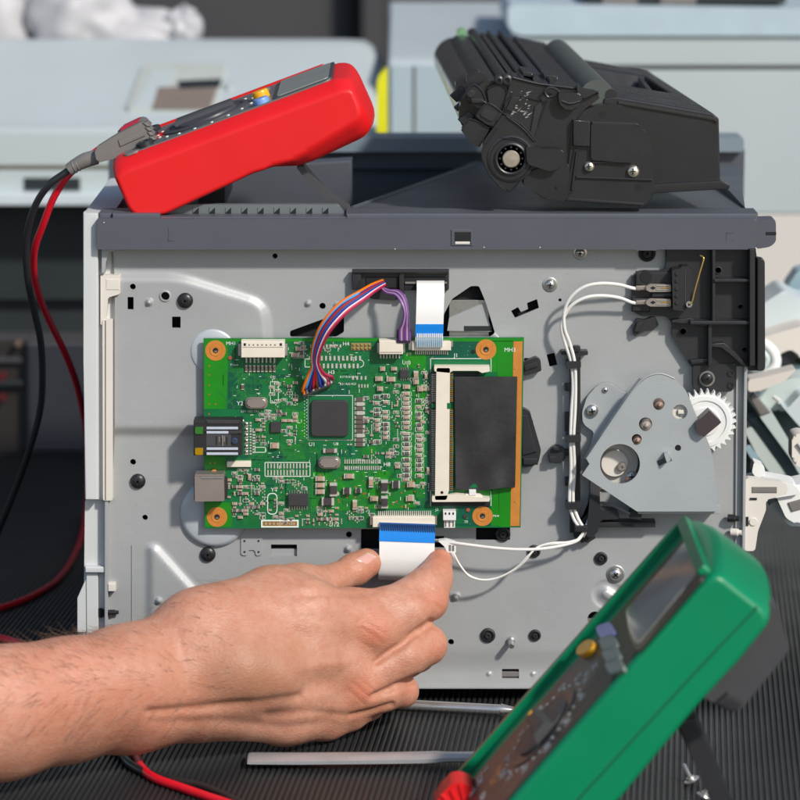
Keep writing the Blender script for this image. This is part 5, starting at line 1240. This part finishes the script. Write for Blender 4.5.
for k in range(4):
    a_=math.pi/4+k*math.pi/2; t=dr.orthogonal().normalized(); u=dr.cross(t); e=t*math.cos(a_)+u*math.sin(a_)
    mb.tube([b+dr*4*S+e*5.2*S,b+dr*20*S+e*1.6*S],1.4,M_greymid,6,1)
mb.build('cross_tip',s2)
mb=MB(); mb.lathe(a,-dr,[(6,0),(9,6),(9,14),(10,20),(10,80),(8,86),(.01,87)],M_greydark,18); mb.build('handle',s2)
for i,(x,y,an,lb) in enumerate(((690,781,.9,'small silver washer head screw standing on the mat beside the stand of the green multimeter'),(704,797,.3,'small silver screw on the mat closest to the foot of the green multimeter stand'))):
    t=thing('loose_screw',lb,'screw',G(x,y)); c=G(x+(2 if i==0 else 0),y,2.2); ax_=Vector((-.45 if i==0 else .35,.1,.9)).normalized()
    mb=MB(); mb.lathe(c,ax_,[(7.6,0),(8,1),(7.4,2),(4.4,2.2),(4.2,4.5),(2.2,5)],M_chrome,20); mb.build('head',t)
    mb=MB(); mb.lathe(c,ax_,[(2.4,4)]+[(2.4 if k%2 else 1.8,5+k*.9) for k in range(14)]+[(.2,19)],M_chrome,12); mb.build('thread',t)
# leads crossing the mat at the bottom
tl2=thing('test_lead','red test lead crossing the mat under the forearm towards the front edge','test lead',G(180,788))
mb=MB(); mb.tube(onmat([(-60,634),(-10,637),(12,641),(30,650),(60,680),(100,715),(126,738),(135,753),(141,767),(155,778),(180,787),(206,796),(240,808),(300,836),(380,856)],4.4),4.2,mat('bright_red_lead',(.74,.006,.022),.34,0,.06,100),12,6); mb.build('lead',tl2)
tl3=thing('test_lead','black test lead running along the red one on the mat at the bottom','test lead',G(200,790))
mb=MB(); mb.tube(onmat([(60,700),(100,735),(120,752),(130,764),(150,774),(178,781),(200,785.5),(222,794),(240,803),(300,830),(380,848)],4.2),4.0,MATS['black_lead_pvc'],12,6); mb.build('lead',tl3)
# ------------------------------------------------------------------ background machines
def loftrow(mb,rows,m,bevel=0):
    """rows of (pixel points, depth); quads between consecutive rows"""
    vs=[];fs=[]
    n=len(rows[0][0])
    for pts,d in rows: vs+= [P(x,y,d if not isinstance(d,(list,tuple)) else d[i]) for i,(x,y) in enumerate(pts)]
    for j in range(len(rows)-1):
        for i in range(n-1): fs.append((j*n+i,(j+1)*n+i,(j+1)*n+i+1,j*n+i+1))
    return mb.faces(vs,fs,m)
M_old=mat('aged_pale_blue_plastic',(.45,.51,.515),.5,0,.04,8,.05,2000)
M_old2=mat('pale_grey_plastic',(.42,.475,.49),.5,0,.04,8,.05,2000)
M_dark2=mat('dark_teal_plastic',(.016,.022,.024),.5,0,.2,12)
op=thing('printer','old pale blue printer with a window in its lid standing behind the red multimeter','printer',P(180,455,-1180))
def qd(d): return Vector((0,d*S,0))
mb=MB()
# lid: thick slab whose top leans back, rounded right corner
zA=P(0,190,-1190).z; zB=P(0,122,-1250).z; zC=P(0,44,-1560).z; zD=P(0,38,-1640).z
def xs(px,d): return P(px,100,d).x
R0=[(-1190,zA),(-1196,P(0,128,-1196).z),(-1250,P(0,118,-1250).z),(-1560,P(0,46,-1560).z),(-1640,P(0,39,-1640).z),(-1700,P(0,40,-1700).z),(-1760,P(0,60,-1760).z),(-1780,zA)]
sec=[]
for px,ins in ((-260,0),(300,0),(340,2),(362,9),(374,22),(380,44)):
    ring=[]
    for d,z in R0:
        zz=min(z,zD-ins*.62*S*1.4) if z>zA+.01 else z
        ring.append(Vector((xs(px,-1400),-d*S*1.0,zz)))
    sec.append(ring)
mi=mb.mi(M_old); rr=[[mb.bm.verts.new(p) for p in s_] for s_ in sec]
for a,b in zip(rr,rr[1:]):
    for k in range(len(a)): f=mb.bm.faces.new((a[k],a[(k+1)%len(a)],b[(k+1)%len(a)],b[k])); f.material_index=mi
mb.bm.faces.new(rr[-1]); mb.bm.faces.new(rr[0])
mb.build('lid',op,angle=50)
# window frame and pane standing a little proud of the sloping lid
n_=Vector((0,-(P(0,46,-1560).z-P(0,118,-1250).z),310*S)).normalized(); o_=Vector((0,1250*S,P(0,118,-1250).z))
def lp(px,py,h=0): return onp(px,py,o_+n_*h*S,n_)
mb=MB(); plate(mb,[lp(x,y) for x,y in rpoly([(144,66),(226,66),(214,112),(126,112)],4)],n_,5,mat('window_plastic',(.45,.48,.44),.4),1); win=mb.build('window',op)
mb=MB(); plate(mb,[lp(x,y,5) for x,y in [(158,88),(218,86),(210,109),(152,109)]],n_,1.5,mat('brown_paper',(.20,.16,.13),.6),.3); plate(mb,[lp(x,y,5) for x,y in [(178,82),(222,80),(219,88),(180,90)]],n_,2.2,M_dark2,.3); plate(mb,[lp(x,y,5) for x,y in [(152,70),(176,70),(170,84),(150,108),(133,108)]],n_,1.2,M_old,.3); mb.build('window_pane',win)
mb=MB(); plate(mb,[lp(x,y) for x,y in circ(229,87,4.5,14)],n_,4,M_old2,1); mb.build('lid_button',op)
mb=MB()
mb.box(-260,131,380,192,-1700,-1184,M_old,4); mb.box(-260,165,260,169,-1200,-1182,mat('rubber_seam',(.13,.12,.08),.6),1); mb.box(24,178,80,190,-1200,-1181,M_dark2,1); mb.box(-260,193,256,206,-1400,-1165,mat('bright_sill_plastic',(.55,.62,.65),.4),3)
mb.build('upper_body',op)
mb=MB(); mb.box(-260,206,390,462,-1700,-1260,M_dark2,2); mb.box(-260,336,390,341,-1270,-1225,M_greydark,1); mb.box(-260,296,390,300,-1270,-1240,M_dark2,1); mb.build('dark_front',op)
mb=MB(); mb.box(27,341,130,452,-1260,-1195,M_greydark,2)
M_gr=mat('grille_plastic',(.045,.048,.062),.45)
for k in range(17): mb.box(29,345+k*6.2,128,348.6+k*6.2,-1200,-1188,M_gr,.8)
mb.build('grille',op)
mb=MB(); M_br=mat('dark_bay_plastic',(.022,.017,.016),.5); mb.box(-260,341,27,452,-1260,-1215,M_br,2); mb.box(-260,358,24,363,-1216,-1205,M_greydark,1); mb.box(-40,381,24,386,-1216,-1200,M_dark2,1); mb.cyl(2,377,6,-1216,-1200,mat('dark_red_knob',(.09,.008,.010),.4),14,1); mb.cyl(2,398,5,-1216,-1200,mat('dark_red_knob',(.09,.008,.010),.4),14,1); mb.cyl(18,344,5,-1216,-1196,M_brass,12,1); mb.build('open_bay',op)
# plastic bag on the lid
mb=MB(); bx=[];rs=random.Random(3)
M_bag=mat('white_plastic_bag',(.42,.415,.43),.5,0,.06,20,.5,120)
from mathutils import noise as mnoise
def lump(mb,cx,cy,d,rx,ry,rd,seed,n=44,m=22):
    vs=[];fs=[]
    for j in range(m+1):
        for i in range(n):
            a=2*math.pi*i/n; e=-math.pi/2+math.pi*j/m
            k=1+.10*math.sin(3*a+seed)+.16*abs(math.sin(2.5*a-2*e+seed*2))+.12*abs(math.sin(4*e+3*a+seed))
            q=Vector((math.cos(e)*math.cos(a),math.cos(e)*math.sin(a),math.sin(e))); k+=.26*mnoise.noise(q*2.1+Vector((seed,0,0)))+.13*abs(mnoise.noise(q*5+Vector((0,seed,0))))
            vs.append(P(cx,cy,d)+Vector((rx*math.cos(e)*math.cos(a)*k,rd*math.cos(e)*math.sin(a)*k,ry*math.sin(e)*k))*S)
    for j in range(m):
        for i in range(n): fs.append((j*n+i,j*n+(i+1)%n,(j+1)*n+(i+1)%n,(j+1)*n+i))
    mb.faces(vs,fs,M_bag)
lump(mb,-30,30,-1720,80,80,60,.4); lump(mb,75,20,-1720,70,55,50,1.3); lump(mb,120,34,-1740,90,34,50,2.2); lump(mb,182,28,-1730,26,26,30,3.0); lump(mb,30,10,-1760,60,60,50,4.1)
tag(mb.build('plastic_bag',None,angle=60),'crumpled white plastic bag lying on the lid of the old pale blue printer','bag')
# yellow object between the machines
mb=MB(); mb.prism(rpoly([(377,82),(380,74),(387.5,69),(387.5,300),(375,300)],3),-1180,-1130,mat('yellow_green_plastic',(.72,.70,.01),.45),4); mb.box(373,299,387.6,452,-1180,-1130,M_dark2,1)
tag(mb.build('storage_box',None),'narrow bright yellow box wedged between the two pale machines behind the printer','box')
# right-hand machine
wp=thing('printer','big pale grey machine filling the background behind the toner cartridge','printer',P(640,455,-1300))
mb=MB()
def pz(py,d): return P(0,py,d).z
X0,X1=P(388,100,-1360).x,P(940,100,-1360).x
ys_=[(1360,pz(456,-1360)),(1360,pz(66,-1360)),(1380,pz(56,-1380)),(1900,pz(2,-1900)),(2100,pz(2,-2100)),(2100,pz(456,-1360))]
mb.loft([V(X0,y*S,z) for y,z in ys_][::-1],[V(X1,y*S,z) for y,z in ys_][::-1],M_old2,6*S,2,allb=True)
mb.build('main_body',wp,angle=40)
mb=MB(); M_pan=mat('pale_panel',(.34,.42,.46),.5,0,.04,8)
mb.box(391,66,412,452,-1364,-1355,M_pan,2); mb.box(415,66,470,452,-1364,-1356,M_pan,2); mb.box(412.5,66,414.5,452,-1364,-1359,M_greymid,.3)
mb.build('corner_panel',wp)
mb=MB(); mb.prism(rpoly([(508,4),(940,10),(940,36),(520,36),(508,30)],4),-1700,-1340,mat('light_blue_top_plastic',(.42,.52,.58),.45),5); mb.box(516,37,940,66,-1600,-1346,M_old2,3); mb.box(560,70,940,214,-1600,-1350,M_old2,3); mb.box(560,66.5,940,69.5,-1600,-1355,M_greymid,1); mb.build('upper_cover',wp)
mb=MB(); mb.box(586,-8,786,4,-1650,-1360,M_dark2,2)
for x in (602,660): mb.box(x,-6,x+36,5,-1400,-1356,M_greymid,1)
mb.box(638,-2,656,5,-1400,-1355,M_dark2,.5); mb.build('paper_slot',wp)
mb=MB(); mb.box(470,214,940,300,-1600,-1352,mat('warm_white_plastic',(.60,.57,.53),.5,0,.04,8),3); mb.box(470,300,940,460,-1600,-1362,M_old2,3); mb.build('lower_body',wp)
# dismantled plastic pieces at the right edge
def piece(name,label,cat,build,grp=None):
    t=MB(); build(t); return tag(t.build(name,None),label,cat,grp)
M_blue2=mat('bluish_white_plastic',(.54,.61,.63),.4,0,.04,20)
M_pg=mat('pale_green_grey_plastic',(.47,.54,.52),.42,0,.05,20); M_tealbar=mat('dark_teal_bar',(.10,.16,.175),.4); M_tl=mat('light_teal_bar',(.27,.40,.46),.35)
def f1(t):
    t.prism(rpoly([(787,287),(798,271),(840,262),(840,310),(800,302)],3),-640,-600,M_tl,3)
    t.prism(rpoly([(752,311),(766,302),(785,289.5),(802,300),(845,306),(845,330),(800,327),(764,336),(752,338)],5),-560,-480,M_blue2,6)
    t.prism(rpoly([(752,340),(768,336),(802,326),(845,322),(845,372),(800,358),(796,351),(788,350),(777,356),(768,352)],3),-500,-430,M_cream,4)
    t.prism(rpoly([(776,356),(788,350),(797,357),(792,364),(782,366)],2),-470,-440,M_blackpl,1)
    t.prism(rpoly([(752,362),(800,358),(845,374),(845,392),(752,392)],3),-520,-470,mat('taupe_plastic',(.36,.33,.29),.5),3)
    t.tube([P(*q) for q in ((754,340,-400),(766,345,-396),(774,354,-392),(775,365,-390),(767,374,-388),(752,376,-386))],6.5,M_white,14,6)
    t.tube([P(*q) for q in ((752,349,-385),(762,352,-383),(767,359,-381),(763,367,-380),(750,369,-380))],4,M_pg,12,6)
f_=piece('plastic_housing','pale rounded plastic housing with a curved white tube behind the right edge of the printer','plastic housing',f1)
def f2(t):
    t.prism(rpoly([(740,378),(800,371),(845,372),(845,545),(800,524),(782,500),(744,500)],4),-460,-400,M_tealbar,3)
    t.prism(rpoly([(748,380),(768,376),(797,369),(785,381),(760,391),(748,392)],3),-330,-300,M_cream,3)
    t.prism(rpoly([(756,392),(792,378),(845,376),(845,424),(800,420),(782,408),(771,413)],4),-400,-350,M_pg,4)
    t.prism(rpoly([(781,405),(787,409),(800,395),(845,388),(845,440),(800,427)],3),-350,-315,M_blue2,4)
    t.tube([P(774,397,-330),P(780,402,-322)],2.6,M_white,10,1)
    t.prism(rpoly([(747,397),(754,391.5),(772,412),(796,452),(845,530),(845,552),(790,458),(760,417)],1.5),-360,-318,M_pg,3)
    t.prism([(749,397),(754,392.5),(771,412.5),(760.5,416.5)],-330,-315,M_greymid,1.5)
    t.prism([(747,418),(758,417),(800,470),(845,536),(845,570),(786,480)],-392,-366,M_tl,3); t.prism([(764,424),(772,420),(800,462),(800,472)],-366,-352,M_tealbar,1)
    t.prism(rpoly([(744,430),(752,426.5),(786,474),(800,498),(790,500),(770,480)],2),-370,-330,M_pg,3)
    t.prism(rpoly([(744,447),(750,445),(776,482),(768,486)],2),-360,-330,M_tl,2)
piece('slatted_rack','loose rack of slanting grey plastic bars beside the right edge of the opened printer','plastic rack',f2)
def f3(t):
    t.prism(rpoly([(748,482),(764,478),(796,484),(800,494),(770,499),(748,497)],3),-60,-24,M_white,2.5); t.box(757,487,780,491,-30,-22.4,M_greymid,.8)
    t.prism(rpoly([(775,494),(796,485),(830,478),(830,512),(796,524),(786,518)],3),-70,-30,M_white,2.5); t.prism([(788,503),(806,498),(806,508),(792,512)],-34,-28,M_greymid,.8)
    t.prism(rpoly([(768,505),(778,500),(792,520),(830,515),(830,528),(790,526)],3),-80,-50,M_blue2,2.5)
    t.prism(rpoly([(754,462),(764,466),(766,476),(756,478),(752,472)],2),-50,-28,M_white,1.5)
piece('plastic_clip','white plastic latch pieces sticking out at the right edge of the printer','plastic latch',f3)
def f4(t):
    t.prism(rpoly([(792,436),(800,433),(830,440),(830,470),(800,468),(792,462)],5),-120,-90,M_cream,3)
    t.tube([P(797,444,-88),P(803,452,-88)],1.2,M_greymid,8,1)
piece('cream_block','small cream plastic block above the white latch pieces','plastic block',f4)
# ------------------------------------------------------------------ the arm and hand: one continuous skin grown from tapered bones
def W3(px,py,d): return np.array(P(px,py,d))/S
def sc_(d): return (2942-d)/2942
HB=0.0
bones=[]
def chain(pts,k,sy=1.0):
    for a,b in zip(pts,pts[1:]): bones.append((W3(*a[:3]),W3(*b[:3]),a[3]*sc_(a[2]),b[3]*sc_(b[2]),k,sy))
chain([(-170,735,350,74),(-60,722,315,70),(0,714,290,67),(65,701,252,62),(130,689,218,61),(170,684,198,56)],14,1.25)
chain([(-60,716,330,60),(130,684,240,52)],14,1.2)
chain([(130,689,218,60),(200,668,190,62),(225,662,180,60)],22,1.35)
chain([(195,628,185,40),(300,615,140,37),(373,632,112,26)],16)
chain([(200,660,198,42),(300,658,155,38),(362,674,124,27)],16)
chain([(200,688,198,42),(290,696,165,35),(345,701,130,25)],14)
chain([(205,702,190,38),(285,717,162,27),(326,720,136,21)],14)
chain([(295,622,132,36),(350,613,114,23),(384,608,102,21)],12)
chain([(392,608,99,22),(424,588,70,19),(436,572,44,16)],7)
chain([(215,630,168,44),(272,601,128,33),(300,591,100,25),(334,581,64,15)],16)
chain([(318,584,78,17),(336,579,60,14.5),(354,570,44,16),(366,563.5,32,15.6)],7)
chain([(373,632,114,27),(405,612,98,24),(428,601,76,20),(435,580,50,17.5),(439.5,561.5,27,13.2)],4)
chain([(362,675,124,27),(403,656,110,24),(427,645,90,20),(418,655,50,17),(395,668,28,16)],5)
chain([(345,701,130,24),(383,692,118,20),(402,691,96,16.5),(394,692,60,15),(375,694,40,14)],5)
chain([(326,720,136,21),(350,714,126,17),(370,706,106,14),(362,700,70,13)],5)
chain([(373,630,121,22),(375,631,121,22)],12)
chain([(358,690,138,18),(362,689,136,18)],12)
chain([(240,668,208,36),(268,672,198,34)],20)
h=1.7
lo=np.array([W3(-175,560,300)[0],-395.0,-2.0]); lo[2]=3
hi=np.array([60.0,-2.0,360.0]); hi[2]=W3(366,540,30)[2]+6; hi[0]=W3(462,560,60)[0]
n3=np.ceil((hi-lo)/h).astype(int)
gx=(lo[0]+h*np.arange(n3[0])).astype(np.float32); gy=(lo[1]+h*np.arange(n3[1])).astype(np.float32); gz=(lo[2]+h*np.arange(n3[2])).astype(np.float32)
f=np.full(tuple(n3),60.0,np.float32)
for A,B,ra,rb,k,sy in bones:
    m=max(ra,rb)*1.05+k*1.2+6
    i0=np.maximum(((np.minimum(A,B)-m-lo)/h).astype(int),0); i1=np.minimum(((np.maximum(A,B)+m-lo)/h).astype(int)+2,n3)
    if (i1<=i0).any(): continue
    sl3=tuple(slice(a,b) for a,b in zip(i0,i1))
    X=gx[sl3[0]][:,None,None]-A[0]; Y=(gy[sl3[1]][None,:,None]-A[1])*sy; Z=gz[sl3[2]][None,None,:]-A[2]
    D=(B-A).astype(np.float32).copy(); D[1]*=sy; dd=float(D@D)+1e-6
    t=np.clip((X*D[0]+Y*D[1]+Z*D[2])/dd,0,1)
    d=np.sqrt((X-t*D[0])**2+(Y-t*D[1])**2+(Z-t*D[2])**2)-(ra+(rb-ra)*t)
    o_=f[sl3]; hh=np.clip(.5+.5*(o_-d)/k,0,1)
    f[sl3]=o_*(1-hh)+d*hh-k*hh*(1-hh)
# surface nets
ins=f<0
cnt=np.zeros(tuple(n3-1),np.int8)
for a in (0,1):
    for b in (0,1):
        for c in (0,1): cnt+=ins[a:n3[0]-1+a,b:n3[1]-1+b,c:n3[2]-1+c]
cells=np.argwhere((cnt>0)&(cnt<8)); cid=np.full(tuple(n3-1),-1,np.int64); cid[tuple(cells.T)]=np.arange(len(cells))
acc=np.zeros((len(cells),3)); num=np.zeros(len(cells))
corn=[(a,b,c) for a in (0,1) for b in (0,1) for c in (0,1)]
for u in corn:
    for ax in range(3):
        if u[ax]==1: continue
        v=list(u); v[ax]=1
        fu=f[tuple((cells+np.array(u)).T)]; fv=f[tuple((cells+np.array(v)).T)]
        s_=(fu<0)!=(fv<0); t=np.where(s_,fu/(fu-fv+1e-12),0)
        p=np.array(u,float)[None,:].repeat(len(cells),0); p[:,ax]+=t
        acc[s_]+=p[s_]; num[s_]+=1
vp=(cells+acc/num[:,None])*h+lo
quads=[]
for ax in range(3):
    b_,c_=[(1,2),(2,0),(0,1)][ax]
    s0=[slice(None)]*3; s1=[slice(None)]*3; s0[ax]=slice(0,-1); s1[ax]=slice(1,None)
    A_=ins[tuple(s0)]; B_=ins[tuple(s1)]
    e=np.argwhere(A_!=B_); ok=np.ones(len(e),bool)
    for q in (b_,c_): ok&=(e[:,q]>0)&(e[:,q]<n3[q]-1)
    e=e[ok]; 
    if not len(e): continue
    def cc(db,dc):
        k=e.copy(); k[:,b_]+=db; k[:,c_]+=dc; return cid[tuple(k.T)]
    qd_=np.stack([cc(-1,-1),cc(0,-1),cc(0,0),cc(-1,0)],1)
    flip=~A_[tuple(e.T)]; qd_[flip]=qd_[flip][:,::-1]; quads.append(qd_)
quads=np.concatenate(quads); quads=quads[(quads>=0).all(1)]
# smooth the net, then press creases and veins along the normals
E=np.concatenate([quads[:,[0,1]],quads[:,[1,2]],quads[:,[2,3]],quads[:,[3,0]]]); E=np.concatenate([E,E[:,::-1]])
deg=np.bincount(E[:,0],minlength=len(vp))[:,None].astype(float)
def lap(v):
    s_=np.zeros_like(v)
    for k in range(3): s_[:,k]=np.bincount(E[:,0],v[E[:,1],k],minlength=len(v))
    return s_/np.maximum(deg,1)
for _ in range(4): vp=vp+.5*(lap(vp)-vp)
def normals(v):
    a=v[quads[:,0]]-v[quads[:,2]]; b=v[quads[:,1]]-v[quads[:,3]]; n=np.cross(a,b); N=np.zeros_like(v)
    for k in range(4): np.add.at(N,quads[:,k],n)
    return N/np.maximum(np.linalg.norm(N,axis=1,keepdims=True),1e-9)
N=normals(vp)
yy=vp[:,1]-CAMY; zz=vp[:,2]-CAMZ; dep=yy*cp-zz*sp
ppx=400+F*vp[:,0]/dep; ppy=400-F*(yy*sp+zz*cp)/dep
def pdist(line):
    d=np.full(len(vp),1e9)
    for (x1,y1),(x2,y2) in zip(line,line[1:]):
        ex,ey=x2-x1,y2-y1; t=np.clip(((ppx-x1)*ex+(ppy-y1)*ey)/(ex*ex+ey*ey),0,1)
        d=np.minimum(d,np.hypot(ppx-x1-ex*t,ppy-y1-ey*t))
    return d
disp=np.zeros(len(vp)); front=np.clip(-N[:,1]*1.5,0,1)
for line,dp,w_ in (([(150,713),(200,708),(262,703),(298,697)],3.4,5),([(150,722),(220,722),(290,728),(330,722)],1.8,6),([(268,716),(310,712),(345,716)],2.0,5),
        ([(376,662),(400,646),(431,622)],5.2,3.2),([(374,697),(398,686),(419,678)],5,3.2),([(352,716),(374,711),(392,705)],3,3),([(305,594),(335,593),(358,594),(375,590)],2.4,4),
        ([(352,624),(366,618)],.6,1.6),([(356,640),(372,648)],.6,1.6),([(366,622),(386,634)],.5,1.6),([(362,628),(382,642)],.6,1.6),([(352,682),(370,698)],.6,1.8),([(348,690),(364,704)],.6,1.8),([(358,678),(376,692)],.5,1.8),([(160,640),(172,700)],.6,3),([(178,630),(190,690)],.6,3),([(326,568),(331,578)],.9,2),([(331,567),(336,578)],.8,2),([(337,567),(341,577)],.7,2),([(322,570),(326,580)],.6,2),
        ([(430,588),(444,597)],.8,1.8),([(428,592),(443,602)],.9,1.8),([(426,597),(440,608)],.8,1.8),([(432,583),(447,591)],.6,1.8),([(438,640),(446,652)],.6,2),([(434,640),(442,655)],.6,2),
        ([(420,572),(447,575)],.4,1.6),([(350,590),(372,592)],1.2,3),([(232,560),(285,596),(330,592)],1.2,9),([(300,640),(345,650)],1.4,9),([(305,690),(340,676)],1.3,8),([(300,668),(345,662)],-1.2,6),([(250,620),(340,628)],-1.3,7),([(255,705),(330,694)],-1.0,6)):
    disp-=dp*np.exp(-(pdist(line)/w_)**2)*front
rng=np.random.RandomState(4)
for _ in range(70):                 # faint vein and tendon undulation
    c=vp[rng.randint(len(vp))]; r_=rng.uniform(8,22); disp+=rng.uniform(-.5,.5)*np.exp(-((vp-c)**2).sum(1)/r_**2)
vp=vp+N*disp[:,None]
for _ in range(1): vp=vp+.3*(lap(vp)-vp)
N=normals(vp)
# reddish knuckles, fingertips and mottled skin: a colour of the skin itself; darker patches on the hand back
def blob(x,y,r): return np.exp(-(((ppx-x)**2+(ppy-y)**2)/r**2))
red_=.9*blob(374,630,17)+.9*blob(362,690,16)+.6*blob(440,602,14)+.6*blob(440,556,13)+.55*blob(376,575,13)+.5*blob(440,650,15)+.35*blob(60,690,60)+.3*blob(150,720,40)+.4*blob(410,692,12)
dark_patch=.8*blob(265,668,34)+.5*blob(230,690,36)+.3*blob(330,650,30)
me=bpy.data.meshes.new('arm_and_hand'); base=Vector((lo[0]*S,-300*S,0)); base=P(150,760,200)*1
me.from_pydata([tuple(v) for v in vp*S-np.array(base)],[],[tuple(int(i) for i in q) for q in quads]); me.update()
me.polygons.foreach_set('use_smooth',[True]*len(me.polygons))
ca=me.color_attributes.new('tone','FLOAT_COLOR','POINT')
buf=np.zeros((len(vp),4),np.float32); buf[:,0]=np.clip(red_,0,1); buf[:,1]=np.clip(dark_patch,0,1); buf[:,3]=1; ca.data.foreach_set('color',buf.ravel())
# skin material
sk=bpy.data.materials.new('skin'); sk.use_nodes=True; nt=sk.node_tree; b=nt.nodes['Principled BSDF']
tc_=nt.nodes.new('ShaderNodeTexCoord'); at=nt.nodes.new('ShaderNodeAttribute'); at.attribute_name='tone'; sep=nt.nodes.new('ShaderNodeSeparateColor'); nt.links.new(at.outputs['Color'],sep.inputs[0])
def noise(s_,det=4,ro=.6):
    n=nt.nodes.new('ShaderNodeTexNoise'); n.inputs['Scale'].default_value=s_; n.inputs['Detail'].default_value=det; n.inputs['Roughness'].default_value=ro; nt.links.new(tc_.outputs['Object'],n.inputs['Vector']); return n
def mixc(fac,a,bcol,blend='MIX'):
    m=nt.nodes.new('ShaderNodeMix'); m.data_type='RGBA'; m.blend_type=blend
    if isinstance(fac,float): m.inputs[0].default_value=fac
    else: nt.links.new(fac,m.inputs[0])
    for i,v in ((6,a),(7,bcol)):
        if isinstance(v,tuple): m.inputs[i].default_value=(*v,1)
        else: nt.links.new(v,m.inputs[i])
    return m.outputs[2]
def mrange(src,a,b_,c,d):
    m=nt.nodes.new('ShaderNodeMapRange'); m.inputs[1].default_value=a; m.inputs[2].default_value=b_; m.inputs[3].default_value=c; m.inputs[4].default_value=d; nt.links.new(src,m.inputs[0]); return m.outputs[0]
c0=mixc(mrange(noise(45,5).outputs['Fac'],.35,.65,0,1),(.455,.212,.135),(.545,.28,.195))
c1=mixc(mrange(noise(260,3).outputs['Fac'],.42,.62,0,.45),c0,(.455,.17,.095))
c2=mixc(mrange(noise(900,2).outputs['Fac'],.5,.75,0,.35),c1,(.56,.33,.23))
c3=mixc(mrange(sep.outputs[0],0,1,0,.85),c2,(.51,.155,.085)); c4=mixc(mrange(sep.outputs[1],0,1,0,.7),c3,(.34,.165,.09))
nt.links.new(c4,b.inputs['Base Color'])
b.inputs['Subsurface Weight'].default_value=.28; b.inputs['Subsurface Radius'].default_value=(1,.35,.18); b.inputs['Subsurface Scale'].default_value=.0028
nt.links.new(mrange(noise(300).outputs['Fac'],.3,.7,.42,.60),b.inputs['Roughness']); b.inputs['Specular IOR Level'].default_value=.42
vo_=nt.nodes.new('ShaderNodeTexVoronoi'); vo_.inputs['Scale'].default_value=1050; mp=nt.nodes.new('ShaderNodeMapping'); mp.inputs['Scale'].default_value=(.55,1,1.25); mp.inputs['Rotation'].default_value=(0,.5,0)
wn=noise(420,2); nt.links.new(tc_.outputs['Object'],mp.inputs['Vector']); nt.links.new(mp.outputs[0],vo_.inputs['Vector'])
b1=nt.nodes.new('ShaderNodeBump'); b1.inputs['Strength'].default_value=.3; b1.inputs['Distance'].default_value=.0005; nt.links.new(vo_.outputs['Distance'],b1.inputs['Height'])
b2=nt.nodes.new('ShaderNodeBump'); b2.inputs['Strength'].default_value=.28; b2.inputs['Distance'].default_value=.0012; nt.links.new(noise(190,6,.65).outputs['Fac'],b2.inputs['Height']); nt.links.new(b1.outputs[0],b2.inputs['Normal'])
nt.links.new(b2.outputs[0],b.inputs['Normal'])
me.materials.append(sk)
person=link('person',me,base,None); tag(person,'bare forearm and right hand pinching the end of the lower ribbon cable','person')
# thumb nail laid on the skin
from mathutils.bvhtree import BVHTree
bv=BVHTree.FromPolygons([tuple(v) for v in vp*S],[tuple(int(i) for i in q) for q in quads])
camp=Vector((0,CAMY*S,CAMZ*S))
def onskin(px,py,off=.6):
    d=Vector(ray(px,py)).normalized(); hit=bv.ray_cast(camp,d)
    if hit[0] is None: return None,None
    return hit[0],hit[1]
mb=MB(); M_nail=mat('nail',(.60,.33,.28),.3,0,.04,200); M_nailw=mat('nail_edge',(.58,.44,.34),.4)
nu,nv=12,10; c00,c10,c11,c01=(353.5,560),(367.5,551.5),(378,556.5),(368,565); gv=[]; good=True
for j in range(nv+1):
    for i in range(nu+1):
        u,v=i/nu,j/nv; 
        x=(c00[0]*(1-u)+c10[0]*u)*(1-v)+(c01[0]*(1-u)+c11[0]*u)*v; y=(c00[1]*(1-u)+c10[1]*u)*(1-v)+(c01[1]*(1-u)+c11[1]*u)*v
        l,n_2=onskin(x,y)
        if l is None: good=False; l,n_2=P(x,y,40),Vector((0,-1,0))
        e=min(u,1-u,v,1-v); gv.append(l+n_2*(.9*min(1,e*7)-.35)*S)
if good:
    vs=gv; mi=mb.mi(M_nail); mw=mb.mi(M_nailw); bvv=[mb.bm.verts.new(p) for p in vs]
    for j in range(nv):
        for i in range(nu):
            q=mb.bm.faces.new((bvv[j*(nu+1)+i],bvv[j*(nu+1)+i+1],bvv[(j+1)*(nu+1)+i+1],bvv[(j+1)*(nu+1)+i])); q.material_index=mw if i>=nu-2 else mi
    mb.build('thumb_nail',person,recalc=False,angle=80)
else: raise RuntimeError('nail misses the skin')
# fine hair on the forearm
mb=MB(); M_hair=mat('arm_hair',(.13,.07,.04),.45); rs=random.Random(8); made=0
sel=np.where((ppx<235)&(ppx>-30)&(N[:,1]<.35)&(ppy<735))[0]; rng.shuffle(sel)
for i in sel:
    if made>=420: break
    if ppx[i]>120 and rs.random()<.6: continue
    p=Vector(vp[i])*S; n=Vector(N[i]); up=ppy[i]<690
    fl=Vector((-.9,-.1,.25 if up else -.35)); fl=(fl-n*fl.dot(n)).normalized(); L=rs.uniform(5,26)*S
    j=Vector((rs.uniform(-.6,.6),rs.uniform(-.5,.5),rs.uniform(-.6,.6)))
    pts=[p-n*.4*S,p+(n*.35+fl*.8+j*.3).normalized()*L*.5,p+(n*.30+fl*.8+j*.6).normalized()*L]
    mb.tube(pts,.3,M_hair,3,1,radii=[.14,.12,.05],cap=False); made+=1
stuff(mb.build('arm_hair',person,recalc=False))
